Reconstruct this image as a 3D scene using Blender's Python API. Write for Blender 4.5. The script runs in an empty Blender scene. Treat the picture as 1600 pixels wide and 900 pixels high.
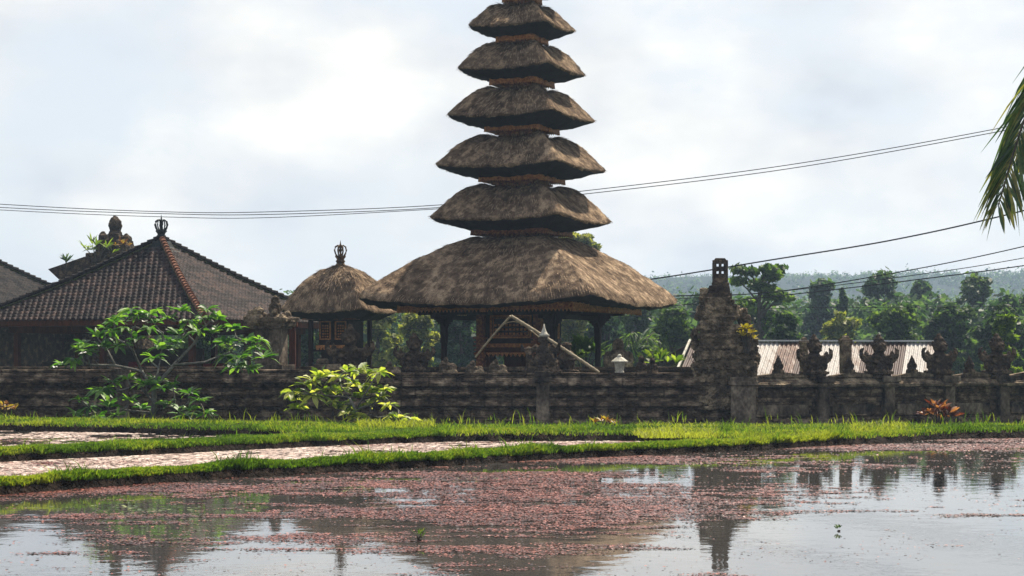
import bpy, bmesh, math, random
import numpy as np
from mathutils import Vector, Matrix, Euler
R = math.radians
random.seed(7); rng = np.random.default_rng(7)
sc = bpy.context.scene
C = sc.collection
# ------------------------------------------------------------------ camera
F = 3000.0; HZ = 560.0; EYE = 1.36
cd = bpy.data.cameras.new('camera'); cam = bpy.data.objects.new('camera', cd); C.objects.link(cam)
cam.location = (0, 0, EYE); cam.rotation_euler = (R(90), 0, 0)
cd.sensor_width = 36; cd.lens = 36 * F / 1600; cd.shift_y = (HZ - 450) / 1600
cd.clip_start = 0.5; cd.clip_end = 9000
sc.camera = cam
# ------------------------------------------------------------------ light
EL, AZ = R(53), R(34)
S = Vector((math.cos(EL) * math.sin(AZ), math.cos(EL) * math.cos(AZ), math.sin(EL)))
w = bpy.data.worlds.new('World'); sc.world = w; w.use_nodes = True
nt = w.node_tree; nt.nodes.clear()
def N(t, **k):
    n = nt.nodes.new(t)
    for a, b in k.items(): setattr(n, a, b)
    return n
wo = N('ShaderNodeOutputWorld'); bg = N('ShaderNodeBackground'); bg.inputs[1].default_value = 0.1
sky = N('ShaderNodeTexSky', sky_type='NISHITA', sun_disc=False, sun_elevation=EL, sun_rotation=AZ)
sky.air_density = 1.0; sky.dust_density = 1.5; sky.ozone_density = 1.5
tc = N('ShaderNodeTexCoord'); mp = N('ShaderNodeMapping'); mp.inputs['Scale'].default_value = (1, 1, 1.9)
mp.inputs['Location'].default_value = (0.35, 0.1, 0.6)
nz = N('ShaderNodeTexNoise'); nz.inputs['Scale'].default_value = 5.5; nz.inputs['Detail'].default_value = 7; nz.inputs['Roughness'].default_value = 0.6
rp = N('ShaderNodeValToRGB'); rp.color_ramp.elements[0].position = 0.36; rp.color_ramp.elements[1].position = 0.55
nz2 = N('ShaderNodeTexNoise'); nz2.inputs['Scale'].default_value = 7.5; nz2.inputs['Detail'].default_value = 6
rp2 = N('ShaderNodeValToRGB')
rp2.color_ramp.elements[0].position = 0.38; rp2.color_ramp.elements[0].color = (3.85, 4.05, 4.35, 1)
rp2.color_ramp.elements[1].position = 0.60; rp2.color_ramp.elements[1].color = (6.0, 5.85, 5.5, 1)
sx = N('ShaderNodeSeparateXYZ')
fr = N('ShaderNodeMapRange'); fr.inputs[1].default_value = -0.6; fr.inputs[2].default_value = 0.8; fr.inputs[3].default_value = 0.22; fr.inputs[4].default_value = 1.0
veil = N('ShaderNodeMixRGB'); veil.inputs[0].default_value = 0.85; veil.inputs[2].default_value = (4.35, 4.55, 4.75, 1)
mx = N('ShaderNodeMixRGB'); mul = N('ShaderNodeMixRGB', blend_type='MULTIPLY'); mul.inputs[0].default_value = 1
cmb = N('ShaderNodeCombineXYZ')
l = nt.links.new
l(tc.outputs['Generated'], mp.inputs[0]); l(mp.outputs[0], nz.inputs[0]); l(mp.outputs[0], nz2.inputs[0])
l(nz.outputs[0], rp.inputs[0]); l(nz2.outputs[0], rp2.inputs[0])
l(tc.outputs['Generated'], sx.inputs[0]); l(sx.outputs[1], fr.inputs[0])
l(sky.outputs[0], veil.inputs[1])
l(rp.outputs[0], mx.inputs[0]); l(veil.outputs[0], mx.inputs[1]); l(rp2.outputs[0], mx.inputs[2])
for i in range(3): l(fr.outputs[0], cmb.inputs[i])
fr2 = N('ShaderNodeMixRGB'); fr2.inputs[1].default_value = (0.62, 0.63, 0.72, 1); fr2.inputs[2].default_value = (1, 1, 1, 1)
frr = N('ShaderNodeMapRange'); frr.inputs[1].default_value = -0.5; frr.inputs[2].default_value = 0.8
l(sx.outputs[1], frr.inputs[0]); l(frr.outputs[0], fr2.inputs[0])
l(mx.outputs[0], mul.inputs[1]); l(fr2.outputs[0], mul.inputs[2])
l(mul.outputs[0], bg.inputs[0]); l(bg.outputs[0], wo.inputs[0])
sd = bpy.data.lights.new('sun', 'SUN'); sun = bpy.data.objects.new('sun', sd); C.objects.link(sun)
sd.energy = 5.0; sd.angle = R(0.5); sd.color = (1, 0.89, 0.74)
sun.rotation_euler = S.to_track_quat('Z', 'Y').to_euler(); sun.location = S * 60
sc.view_settings.view_transform = 'Standard'; sc.view_settings.look = 'None'
sc.view_settings.exposure = 0.90; sc.view_settings.gamma = 1; sc.view_settings.use_curve_mapping = False
sc.render.resolution_x = 1024; sc.render.resolution_y = 576
sc.cycles.max_bounces = 6; sc.cycles.transparent_max_bounces = 4; sc.cycles.volume_bounces = 0

# ------------------------------------------------------------------ helpers
def W(px, py, d): return Vector(((px - 800) * d / F, d, EYE + (HZ - py) * d / F))
def tag(o, label=None, cat=None, group=None, kind=None):
    if label: o['label'] = label
    if cat: o['category'] = cat
    if group: o['group'] = group
    if kind: o['kind'] = kind
    return o
def thing(name, label, cat, loc=(0, 0, 0), rz=0, group=None):
    o = bpy.data.objects.new(name, None); C.objects.link(o); o.location = loc; o.rotation_euler = (0, 0, rz)
    o.empty_display_size = 0.3
    return tag(o, label, cat, group)
def link(name, me, mat=None, parent=None, smooth=False):
    o = bpy.data.objects.new(name, me); C.objects.link(o)
    if parent: o.parent = parent
    if mat:
        me.materials.clear(); me.materials.append(mat)
    if smooth: me.polygons.foreach_set('use_smooth', [True] * len(me.polygons))
    return o
def npmesh(name, V, Fc, mat, parent=None, rnd=None, smooth=False):
    V = np.asarray(V, np.float32); Fc = np.asarray(Fc, np.int32)
    me = bpy.data.meshes.new(name); k = Fc.shape[1]
    me.vertices.add(len(V)); me.vertices.foreach_set('co', V.ravel())
    me.loops.add(Fc.size); me.loops.foreach_set('vertex_index', Fc.ravel())
    me.polygons.add(len(Fc)); me.polygons.foreach_set('loop_start', np.arange(0, Fc.size, k, dtype=np.int32))
    me.update(calc_edges=True)
    if rnd is not None:
        a = me.attributes.new('rnd', 'FLOAT', 'POINT'); a.data.foreach_set('value', np.asarray(rnd, np.float32))
    return link(name, me, mat, parent, smooth)
def hsh(i):
    i = (i[..., 0] * 374761393 + i[..., 1] * 668265263 + i[..., 2] * 1274126177) & 0xFFFFFFFF
    i = ((i ^ (i >> 13)) * 1274126177) & 0xFFFFFFFF
    return ((i ^ (i >> 16)) & 0xFFFF) / 65535.0
def vn(P, s=1.0):
    P = np.asarray(P, float) * s + 100; i = np.floor(P).astype(np.int64); f = P - i; f = f * f * (3 - 2 * f)
    r = 0
    for a in (0, 1):
        for b in (0, 1):
            for c in (0, 1):
                wgt = (f[..., 0] if a else 1 - f[..., 0]) * (f[..., 1] if b else 1 - f[..., 1]) * (f[..., 2] if c else 1 - f[..., 2])
                r = r + wgt * hsh(i + np.array([a, b, c]))
    return r
def fbm(P, s=1.0, o=4):
    r = 0; t = 0; a = 1
    for _ in range(o): r = r + a * vn(P, s); t += a; a *= .5; s *= 2.1
    return r / t
def unit(v): return v / (np.linalg.norm(v, axis=-1, keepdims=True) + 1e-9)
class MB:
    def __init__(s): s.v = []; s.f = []
    def add(s, vs, fs):
        b = len(s.v); s.v += [tuple(x) for x in vs]; s.f += [tuple(b + i for i in f) for f in fs]; return s
    def box(s, x, y, z, a, b, c, rz=0, tx=1.0, ty=None, M=None):
        # centre x,y; z = bottom; sizes a,b,c; tx,ty = top scale
        ty = tx if ty is None else ty; vs = []
        for k, (kx, ky) in ((0, (1, 1)), (1, (tx, ty))):
            for i, j in ((-1, -1), (1, -1), (1, 1), (-1, 1)):
                p = Vector((i * a / 2 * kx, j * b / 2 * ky, k * c)); p.rotate(Euler((0, 0, rz))); p += Vector((x, y, z))
                if M: p = M @ p
                vs.append(p)
        return s.add(vs, [(0, 3, 2, 1), (4, 5, 6, 7), (0, 1, 5, 4), (1, 2, 6, 5), (2, 3, 7, 6), (3, 0, 4, 7)])
    def tube(s, pts, rad, n=6):
        pts = [Vector(p) for p in pts]; vs = []
        if not hasattr(rad, '__len__'): rad = [rad] * len(pts)
        for i, p in enumerate(pts):
            d = (pts[min(i + 1, len(pts) - 1)] - pts[max(i - 1, 0)]).normalized()
            u = d.cross(Vector((0, 0, 1)));
            if u.length < .05: u = d.cross(Vector((1, 0, 0)))
            u.normalize(); v = d.cross(u)
            vs += [p + (u * math.cos(2 * math.pi * k / n) + v * math.sin(2 * math.pi * k / n)) * rad[i] for k in range(n)]
        fs = [(i * n + k, i * n + (k + 1) % n, (i + 1) * n + (k + 1) % n, (i + 1) * n + k) for i in range(len(pts) - 1) for k in range(n)]
        fs += [tuple(range(n))[::-1], tuple((len(pts) - 1) * n + k for k in range(n))]
        return s.add(vs, fs)
    def lathe(s, x, y, z, prof, n=14, sq=0):
        vs = []
        for r, h in prof:
            for k in range(n):
                a = 2 * math.pi * (k + .5) / n; m = 1
                if sq: m = 1 / (abs(math.cos(a)) ** sq + abs(math.sin(a)) ** sq) ** (1 / sq)
                vs.append((x + r * m * math.cos(a), y + r * m * math.sin(a), z + h))
        fs = [(i * n + k, i * n + (k + 1) % n, (i + 1) * n + (k + 1) % n, (i + 1) * n + k) for i in range(len(prof) - 1) for k in range(n)]
        fs += [tuple(range(n))[::-1], tuple((len(prof) - 1) * n + k for k in range(n))]
        return s.add(vs, fs)
    def build(s, name, mat, parent=None, smooth=False, jit=0, bevel=0):
        me = bpy.data.meshes.new(name)
        vs = s.v
        if jit: vs = [tuple(c + random.uniform(-jit, jit) for c in v) for v in vs]
        me.from_pydata(vs, [], s.f); me.update()
        o = link(name, me, mat, parent, smooth)
        if bevel:
            m = o.modifiers.new('b', 'BEVEL'); m.width = bevel; m.segments = 2; m.limit_method = 'ANGLE'
        return o
# materials -----------------------------------------------------------
def mat(name, cols, scale=4, rough=.85, bump=.3, bscale=30, stretch=(1, 1, 1), det=6, spec=.08, attr=0, transl=0, metal=0, brick=None, pos=None, coat=0):
    m = bpy.data.materials.new(name); m.use_nodes = True; t = m.node_tree; t.nodes.clear(); L = t.links.new
    def n(x, **k):
        q = t.nodes.new(x)
        for a, b in k.items(): setattr(q, a, b)
        return q
    o = n('ShaderNodeOutputMaterial'); p = n('ShaderNodeBsdfPrincipled')
    p.inputs['Roughness'].default_value = rough; p.inputs['Specular IOR Level'].default_value = spec; p.inputs['Metallic'].default_value = metal
    c = n('ShaderNodeTexCoord'); mpp = n('ShaderNodeMapping'); mpp.inputs['Scale'].default_value = stretch; L(c.outputs['Object'], mpp.inputs[0])
    z = n('ShaderNodeTexNoise'); z.inputs['Scale'].default_value = scale; z.inputs['Detail'].default_value = det; z.inputs['Roughness'].default_value = .62
    L(mpp.outputs[0], z.inputs[0])
    r = n('ShaderNodeValToRGB'); e = r.color_ramp.elements
    k = len(cols); ps = pos or [0.3 + 0.4 * i / max(k - 1, 1) for i in range(k)]
    e[0].position = ps[0]; e[0].color = (*cols[0], 1); e[1].position = ps[-1]; e[1].color = (*cols[-1], 1)
    for i in range(1, k - 1): q = e.new(ps[i]); q.color = (*cols[i], 1)
    fac = z.outputs[0]
    if attr:
        at = n('ShaderNodeAttribute', attribute_name='rnd'); ma = n('ShaderNodeMath', operation='MULTIPLY_ADD'); ma.inputs[1].default_value = attr; L(at.outputs['Fac'], ma.inputs[0])
        sub = n('ShaderNodeMath', operation='SUBTRACT'); sub.inputs[1].default_value = attr / 2; L(fac, sub.inputs[0]); L(sub.outputs[0], ma.inputs[2]); fac = ma.outputs[0]
    L(fac, r.inputs[0]); col = r.outputs[0]
    z2 = n('ShaderNodeTexNoise'); z2.inputs['Scale'].default_value = bscale; z2.inputs['Detail'].default_value = 5; L(mpp.outputs[0], z2.inputs[0])
    h = z2.outputs[0]
    mm = n('ShaderNodeMixRGB', blend_type='MULTIPLY'); mm.inputs[0].default_value = .8
    r2 = n('ShaderNodeValToRGB'); r2.color_ramp.elements[0].position = .3; r2.color_ramp.elements[0].color = (.45, .45, .45, 1); r2.color_ramp.elements[1].position = .65
    L(h, r2.inputs[0]); L(col, mm.inputs[1]); L(r2.outputs[0], mm.inputs[2]); col = mm.outputs[0]
    if brick:
        b = n('ShaderNodeTexBrick'); b.inputs['Scale'].default_value = brick; b.inputs['Mortar Size'].default_value = .02; b.inputs['Brick Width'].default_value = .6; b.inputs['Row Height'].default_value = .22
        b.inputs['Color1'].default_value = (1, 1, 1, 1); b.inputs['Color2'].default_value = (.45, .45, .45, 1); b.inputs['Mortar'].default_value = (.22, .22, .22, 1)
        sw = n('ShaderNodeSeparateXYZ'); cb = n('ShaderNodeCombineXYZ'); L(c.outputs['Object'], sw.inputs[0]); L(sw.outputs[0], cb.inputs[0]); L(sw.outputs[2], cb.inputs[1]); L(cb.outputs[0], b.inputs[0])
        m3 = n('ShaderNodeMixRGB', blend_type='MULTIPLY'); m3.inputs[0].default_value = .7; L(col, m3.inputs[1]); L(b.outputs[0], m3.inputs[2]); col = m3.outputs[0]
    L(col, p.inputs['Base Color'])
    if bump:
        bp = n('ShaderNodeBump'); bp.inputs['Strength'].default_value = bump; bp.inputs['Distance'].default_value = .05; L(h, bp.inputs['Height']); L(bp.outputs[0], p.inputs['Normal'])
    if transl:
        tr = n('ShaderNodeBsdfTranslucent'); ms = n('ShaderNodeMixShader'); ms.inputs[0].default_value = transl
        br = n('ShaderNodeMixRGB', blend_type='MULTIPLY'); br.inputs[0].default_value = 1; br.inputs[2].default_value = (1.7, 1.75, .7, 1); L(col, br.inputs[1]); L(br.outputs[0], tr.inputs[0])
        L(p.outputs[0], ms.inputs[1]); L(tr.outputs[0], ms.inputs[2]); L(ms.outputs[0], o.inputs[0])
    else: L(p.outputs[0], o.inputs[0])
    return m
M = {}
M['thatch'] = mat('thatch', [(.072, .049, .034), (.20, .140, .092), (.54, .40, .26)], 5, .9, .8, 45, (1, 1, .6), attr=.6, spec=.04)
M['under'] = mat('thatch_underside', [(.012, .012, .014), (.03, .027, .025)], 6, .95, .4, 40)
M['gold'] = mat('gilded_carving', [(.16, .04, .015), (.50, .18, .05), (.78, .42, .12)], 16, .55, .8, 45, spec=.5)
M['goldred'] = mat('red_gilded_wood', [(.07, .018, .012), (.24, .07, .03), (.55, .26, .08)], 14, .6, .8, 50, spec=.4)
M['wood'] = mat('dark_wood', [(.012, .010, .009), (.035, .022, .016)], 5, .7, .4, 30, (1, 1, .2))
M['redwood'] = mat('red_brown_wood', [(.05, .016, .010), (.12, .035, .018)], 5, .7, .4, 30, (1, 1, .2))
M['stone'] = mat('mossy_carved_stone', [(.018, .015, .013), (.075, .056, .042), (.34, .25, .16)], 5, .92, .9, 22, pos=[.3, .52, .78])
M['stone_lit'] = mat('sunlit_weathered_tuff', [(.025, .020, .016), (.15, .115, .08), (.55, .44, .29)], 4, .92, .9, 24, pos=[.32, .5, .72])  # lighter copy of the carved stone, with sunlight put into its colour
M['wall'] = mat('weathered_wall_stone', [(.016, .013, .011), (.17, .122, .086), (.66, .52, .36)], 5, .93, 1.0, 22, (.8, 1, 1.3), brick=.95, pos=[.34, .52, .72], det=10)
M['panel'] = mat('stained_wall_panel', [(.018, .015, .013), (.14, .112, .085), (.40, .33, .24)], 2.0, .93, .6, 16, (1, 1, .7), pos=[.36, .52, .74])
M['tile'] = mat('clay_roof_tile', [(.010, .007, .007), (.028, .020, .020), (.066, .042, .036)], 3, .7, .5, 30, attr=.5, spec=.10)
M['tile_orange'] = mat('orange_ridge_tile', [(.06, .03, .022), (.20, .085, .05), (.36, .19, .12)], 5, .7, .4, 30)
M['shingle'] = mat('grey_shingle', [(.014, .014, .016), (.045, .040, .038)], 3, .85, .5, 30, attr=.5)
M['patina'] = mat('verdigris_metal', [(.012, .016, .018), (.04, .05, .05)], 12, .55, .5, 40)
M['bronze'] = mat('dark_gilt_bronze', [(.03, .02, .012), (.10, .06, .03), (.3, .17, .06)], 12, .5, .5, 40)
M['bamboo'] = mat('bleached_bamboo', [(.30, .24, .15), (.52, .44, .30)], 8, .6, .2, 20, (1, 1, 1))
M['white'] = mat('white_plaster', [(.42, .40, .32), (.68, .66, .56)], 8, .7, .2, 20)
M['bark'] = mat('grey_bark', [(.05, .045, .04), (.14, .125, .105)], 6, .9, .6, 30)
M['palebark'] = mat('pale_plumeria_bark', [(.10, .10, .09), (.27, .26, .23)], 8, .8, .4, 25)
M['leaf'] = mat('plumeria_leaf', [(.03, .10, .014), (.09, .24, .03), (.18, .34, .06)], 3, .5, .1, 20, attr=.7, transl=.45, spec=.5)
M['leafy'] = mat('yellow_green_leaf', [(.10, .17, .02), (.26, .36, .045), (.48, .50, .15)], 3, .5, .1, 20, attr=.7, transl=.5, spec=.5)
M['leafred'] = mat('red_cordyline_leaf', [(.035, .008, .010), (.13, .025, .018), (.38, .16, .08)], 5, .4, .1, 20, attr=.8, transl=.35, spec=.5)
M['leaforange'] = mat('orange_croton_leaf', [(.12, .045, .012), (.32, .13, .025), (.40, .30, .05)], 5, .4, .1, 20, attr=.8, transl=.35, spec=.5)
def foliage(nm, a, b, c): return mat(nm, [a, b, c], .5, .5, 0, 20, attr=.8, transl=.5, spec=.12)
M['f_dark'] = foliage('foliage_dark', (.016, .040, .016), (.040, .085, .028), (.09, .15, .05))
M['f_mid'] = foliage('foliage_mid', (.026, .060, .018), (.065, .13, .032), (.14, .22, .055))
M['f_yel'] = foliage('foliage_yellow', (.10, .13, .03), (.22, .25, .06), (.40, .40, .14))
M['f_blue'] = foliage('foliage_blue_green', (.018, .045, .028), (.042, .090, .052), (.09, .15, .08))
M['f_lime'] = foliage('foliage_lime', (.05, .10, .012), (.13, .22, .025), (.25, .34, .05))
M['palm'] = mat('palm_leaflet', [(.022, .055, .032), (.06, .12, .045), (.24, .23, .08)], 2, .45, .1, 20, attr=.8, transl=.4, spec=.45, pos=[.2, .55, .85])
M['grassblade'] = mat('grass_blades', [(.03, .065, .010), (.085, .17, .018), (.24, .28, .04)], .9, .55, 0, 20, attr=.55, transl=.5, spec=.25)
M['azolla'] = mat('red_water_fern', [(.035, .009, .008), (.155, .034, .026), (.36, .115, .08)], .9, .40, .0, 20, attr=.8, spec=.5)
M['palemat'] = mat('pale_fern_mat', [(.40, .29, .25), (.58, .47, .41), (.72, .62, .56)], 1.6, .8, .0, 20, attr=.5, spec=.15)  # fern flakes in a much paler beige than the red ones
M['algae'] = mat('green_water_weed', [(.03, .06, .01), (.09, .13, .02), (.16, .19, .04)], 2, .5, 0, 20, attr=.8, spec=.4)
M['cable'] = mat('cable_rubber', [(.02, .02, .022), (.035, .035, .04)], 3, .6, 0, 10)
M['moss'] = mat('tile_moss', [(.03, .04, .02), (.10, .11, .04)], 5, .9, .5, 20)

# ------------------------------------------------------------------ ground, water, dikes
RZ = R(-24)
soil = mat('grassy_soil', [(.020, .016, .012), (.055, .042, .030), (.05, .085, .018)], 1.4, .9, .7, 14, pos=[.3, .5, .7])
def grid_sheet(name, x0, x1, y0, y1, nx, ny, z, m, noise=0, ns=.2):
    X, Y = np.meshgrid(np.linspace(x0, x1, nx + 1), np.linspace(y0, y1, ny + 1)); P = np.stack([X, Y, np.full_like(X, z)], -1)
    if noise: P[..., 2] += noise * (fbm(P, ns) - .5)
    P = P.reshape(-1, 3); i = np.arange(nx)[None] + np.arange(ny)[:, None] * (nx + 1); i = i.ravel()
    return npmesh(name, P, np.stack([i, i + 1, i + nx + 2, i + nx + 1], 1), m)
g = grid_sheet('ground', -2400, 2400, -300, 3000, 40, 40, -.24, mat('ground_grass', [(.03, .05, .012), (.07, .11, .025), (.10, .12, .04)], .3, .95, .4, 6)); tag(g, kind='structure')
# water
wm = bpy.data.materials.new('pond_water'); wm.use_nodes = True; t = wm.node_tree; p = t.nodes['Principled BSDF']
p.inputs['Base Color'].default_value = (.05, .048, .045, 1); p.inputs['Roughness'].default_value = .02; p.inputs['IOR'].default_value = 2.1
c_ = t.nodes.new('ShaderNodeTexCoord'); a_ = t.nodes.new('ShaderNodeTexNoise'); a_.inputs['Scale'].default_value = 3.2; a_.inputs['Detail'].default_value = 4
b_ = t.nodes.new('ShaderNodeBump'); b_.inputs['Strength'].default_value = .03; b_.inputs['Distance'].default_value = .05
t.links.new(c_.outputs['Object'], a_.inputs[0]); t.links.new(a_.outputs[0], b_.inputs['Height']); t.links.new(b_.outputs[0], p.inputs['Normal'])
tag(grid_sheet('water', -45, 45, 3, 38.5, 2, 2, 0.0, wm), kind='structure')

def wl(px, py, z=0.0):
    d = (EYE - z) * F / (py - HZ); return np.array([(px - 800) * d / F, d])
def ribbon(name, front, width, hgt=.13, tail=None):
    """bank from the px list of its water line; width in metres towards the back"""
    fx = [wl(*q) for q in front]; fx = np.array(fx)
    L = np.r_[0, np.cumsum(np.hypot(*np.diff(fx, axis=0).T))]; n = int(L[-1] / .07)
    s = np.linspace(0, L[-1], n); cx = np.interp(s, L, fx[:, 0]); cy = np.interp(s, L, fx[:, 1])
    k = 25; cy = np.convolve(np.pad(cy, k // 2, mode='edge'), np.ones(k) / k, 'valid'); cx = np.convolve(np.pad(cx, k // 2, mode='edge'), np.ones(k) / k, 'valid')
    q = np.stack([cx, cy * 0, s], 1); cy = cy + .22 * (fbm(q, .9, 4) - .5)
    wv = np.interp(s, L, width) if hasattr(width, '__len__') else np.full(n, width)
    prof = [(-.10, -.10), (-.02, .0), (.03, .045), (.07, .09), (.14, hgt), (.30, hgt + .015)]
    rows = [np.stack([cx, cy + a, np.full(n, h)], 1) for a, h in prof]
    for f in (.25, .5, .75, .93): rows.append(np.stack([cx, cy + .3 + (wv - .3) * f, np.full(n, hgt + .01)], 1))
    if tail:
        for a, h in tail: rows.append(np.stack([cx, cy + wv * 0 + (a - cy), np.full(n, h)], 1))
    else:
        rows.append(np.stack([cx, cy + wv, np.full(n, .06)], 1)); rows.append(np.stack([cx, cy + wv + .12, np.full(n, -.1)], 1))
    P = np.stack(rows, 0); nr = len(rows)
    d = fbm(P, 3.5, 4) - .5; d2 = fbm(P + 31, 9, 2) - .5
    P[1:6, :, 1] += (d * .20 + d2 * .13)[1:6]; P[1:, :, 2] += (.05 * d + .02 * d2)[1:]
    i = (np.arange(n - 1)[None] + np.arange(nr - 1)[:, None] * n).ravel()
    o = npmesh(name, P.reshape(-1, 3), np.stack([i, i + 1, i + n + 1, i + n], 1), M['soil'], smooth=True); tag(o, kind='structure')
    return P, cx, cy, wv
# bank soil: dark mud on its steep face, green on its flat top (two real materials of the ground)
m = mat('bank_soil', [(.005, .004, .004), (.016, .011, .008), (.045, .030, .022)], 6, .85, 1.0, 22, spec=.05, pos=[.35, .5, .72]); M['soil'] = m
A = ribbon('grass_dike', [(-260, 800), (0, 774), (200, 759), (400, 745), (600, 734), (800, 722), (1000, 712), (1200, 703), (1400, 691), (1445, 684)], [.55, .52, .46, .42, .40, .38, .4, .5, .8, .8])
B = ribbon('grass_dike', [(-260, 736), (0, 723), (200, 713), (400, 703), (600, 694), (800, 688), (1010, 685), (1160, 690)], [1.7, 1.75, 1.7, 1.6, 1.5, 1.3, 1.0, .8])
D = ribbon('grass_bank', [(-400, 671), (0, 673), (200, 677), (430, 683), (560, 692), (800, 690), (1000, 689), (1080, 694), (1200, 699), (1330, 696), (1400, 692), (1460, 687), (1600, 685), (2000, 681)], [2.6] * 4 + [1.9, 1.7] + [1.5, 1.2, 1.3, 1.4, 1.4, 1.4, 1.5, 1.5], tail=[(41.5, -.10), (43.5, -.23), (46, -.26)])
# grass
def blades(P, hgt, wid, lean, rnd):
    n = len(P); az = rng.uniform(0, 2 * np.pi, n); dr = np.stack([np.cos(az), np.sin(az), np.zeros(n)], 1)
    sd_ = np.stack([np.ones(n), rng.normal(0, .5, n), np.zeros(n)], 1); sd_ = unit(sd_) * wid[:, None] / 2
    up = np.array([0, 0, 1.]) * hgt[:, None]; ln = dr * (lean * hgt)[:, None]
    V = np.stack([P - sd_, P + sd_, P + up * .6 + ln * .35 + sd_ * .8, P + up * .6 + ln * .35 - sd_ * .8, P + up + ln], 1).reshape(-1, 3)
    b = np.arange(n)[:, None] * 5
    Fq = b + np.array([[0, 1, 2, 3]]); Ft = b + np.array([[3, 2, 4, 4]])
    return V, Fq, Ft, np.repeat(rnd, 5)
gv = []; gr = []; off = 0; gf = []
def grass_on(rib, dens, hmul=1, rows=(3, -3), fullrows=None):
    P = rib[0]; nr, n = P.shape[:2]; k = int(dens)
    # area-uniform picks along the ribbon between row r0 and last top row
    r0, r1 = rows; r1 = nr + r1 if r1 < 0 else r1
    wid_rows = np.linalg.norm(np.diff(P[r0:r1 + 1], axis=0), axis=2).mean(1); pr = wid_rows / wid_rows.sum()
    ri = rng.choice(len(pr), k, p=pr) + r0; ci = rng.integers(0, n - 1, k); u = rng.random(k)[:, None]; v = rng.random(k)[:, None]
    Q = (P[ri, ci] * (1 - u) + P[ri, ci + 1] * u) * (1 - v) + (P[ri + 1, ci] * (1 - u) + P[ri + 1, ci + 1] * u) * v
    px = 800 + Q[:, 0] * F / Q[:, 1]; ok = (px > -120) & (px < 1720); Q = Q[ok]
    clump = fbm(Q, 1.6, 3); Q[:, 2] -= .01
    h = (.022 + .095 * clump ** 2 * 2 * rng.random(len(Q)) + .02 * rng.random(len(Q))) * hmul
    tall = rng.random(len(Q)) < .012 * (clump > .5); h[tall] *= 2.3
    wv = .007 + .007 * rng.random(len(Q)) + Q[:, 1] * .00012
    return Q, h, wv, rng.uniform(.2, 1.1, len(Q)), np.clip(fbm(Q, .35, 2) * .8 + rng.random(len(Q)) * .5 - .1, 0, 1)
def put_grass(q):
    global off
    V, Fq, Ft, r_ = blades(*q); gv.append(V); gr.append(r_); gf.append(np.concatenate([Fq, Ft]) + off); off += len(V)
put_grass(grass_on(A, 75000, .75)); put_grass(grass_on(B, 60000, .85)); put_grass(grass_on(D, 90000, .92, rows=(4, 10)))
# ragged fringe hanging on the banks' front lip
for rb, k in ((A, 26000), (B, 20000), (D, 9000)): put_grass(grass_on(rb, k, 1.0, rows=(3, 5)))
# taller weeds between bank and wall
k = 1100; Q = np.stack([rng.uniform(-14, 15, k), rng.uniform(36, 41, k), np.zeros(k)], 1); Q = Q[fbm(Q, 1.1) > .54]; Q[:, 2] = .06
k = len(Q); put_grass((Q, rng.uniform(.08, .20, k) * rng.uniform(.6, 1.7, k), np.full(k, .016), rng.uniform(.1, .7, k), rng.uniform(.3, 1, k)))
for (xa, xb, ya, yb, kk) in ((990, 1120, 666, 684, 2600), (560, 680, 660, 668, 700), (1330, 1420, 664, 676, 700)):
    px = rng.uniform(xa, xb, kk); py = rng.uniform(ya, yb, kk); d = (EYE - .14) * F / (py - HZ); Q = np.stack([(px - 800) * d / F, d, np.full(kk, .13)], 1); Q = Q[fbm(Q, 2.2, 3) > .42]; kk = len(Q)
    put_grass((Q, rng.uniform(.05, .13, kk), np.full(kk, .014), rng.uniform(.4, 1.4, kk), rng.uniform(1.1, 1.7, kk)))
V = np.concatenate(gv); Fg = np.concatenate(gf)
grassobj = npmesh('grass', V, Fg, M['grassblade'], rnd=np.concatenate(gr))
tag(grassobj, 'bright green short grass covering the earth banks around the flooded paddies', 'grass', kind='stuff')
print('grass', len(Fg))

# ------------------------------------------------------------------ floating fern
cx_ = [0, 200, 400, 600, 800, 1000, 1200, 1400, 1600]; cy_ = [690, 705, 722, 742, 762, 780, 800, 820, 840, 860, 880, 905]
cov = np.array([
 [.5, .5, .5, .5, .8, .8, .85, .8, .8], [.5, .5, .5, .5, .8, .85, .8, .5, .55], [.5, .5, .5, .6, .8, .7, .5, .45, .40],
 [.6, .6, .75, .85, .75, .32, .45, .12, .10], [.7, .72, .72, .62, .60, .35, .48, .12, .06], [.62, .62, .55, .60, .80, .62, .42, .08, .04],
 [.20, .40, .40, .62, .88, .72, .38, .10, .36], [.15, .50, .35, .60, .90, .72, .16, .03, .05], [.25, .68, .62, .62, .88, .58, .06, .03, .02],
 [.35, .62, .48, .52, .78, .42, .05, .03, .10], [.30, .50, .45, .50, .62, .12, .40, .12, .22], [.15, .50, .40, .50, .40, .06, .25, .10, .35]])
cov = np.clip(cov * 1.0 - .13, 0, 1); cov[6:, 0:3] -= .06; cov[:5, 2:6] -= .08; cov[0:4, 6:] -= .25
def cover(X, Y):
    px = 800 + X * F / Y; py = HZ + EYE * F / Y
    fx = np.interp(px, cx_, np.arange(9)); fy = np.interp(py, cy_, np.arange(12)); i = np.minimum(fx.astype(int), 7); j = np.minimum(fy.astype(int), 10); u = fx - i; v = fy - j
    return (cov[j, i] * (1 - u) + cov[j, i + 1] * u) * (1 - v) + (cov[j + 1, i] * (1 - u) + cov[j + 1, i + 1] * u) * v
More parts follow.
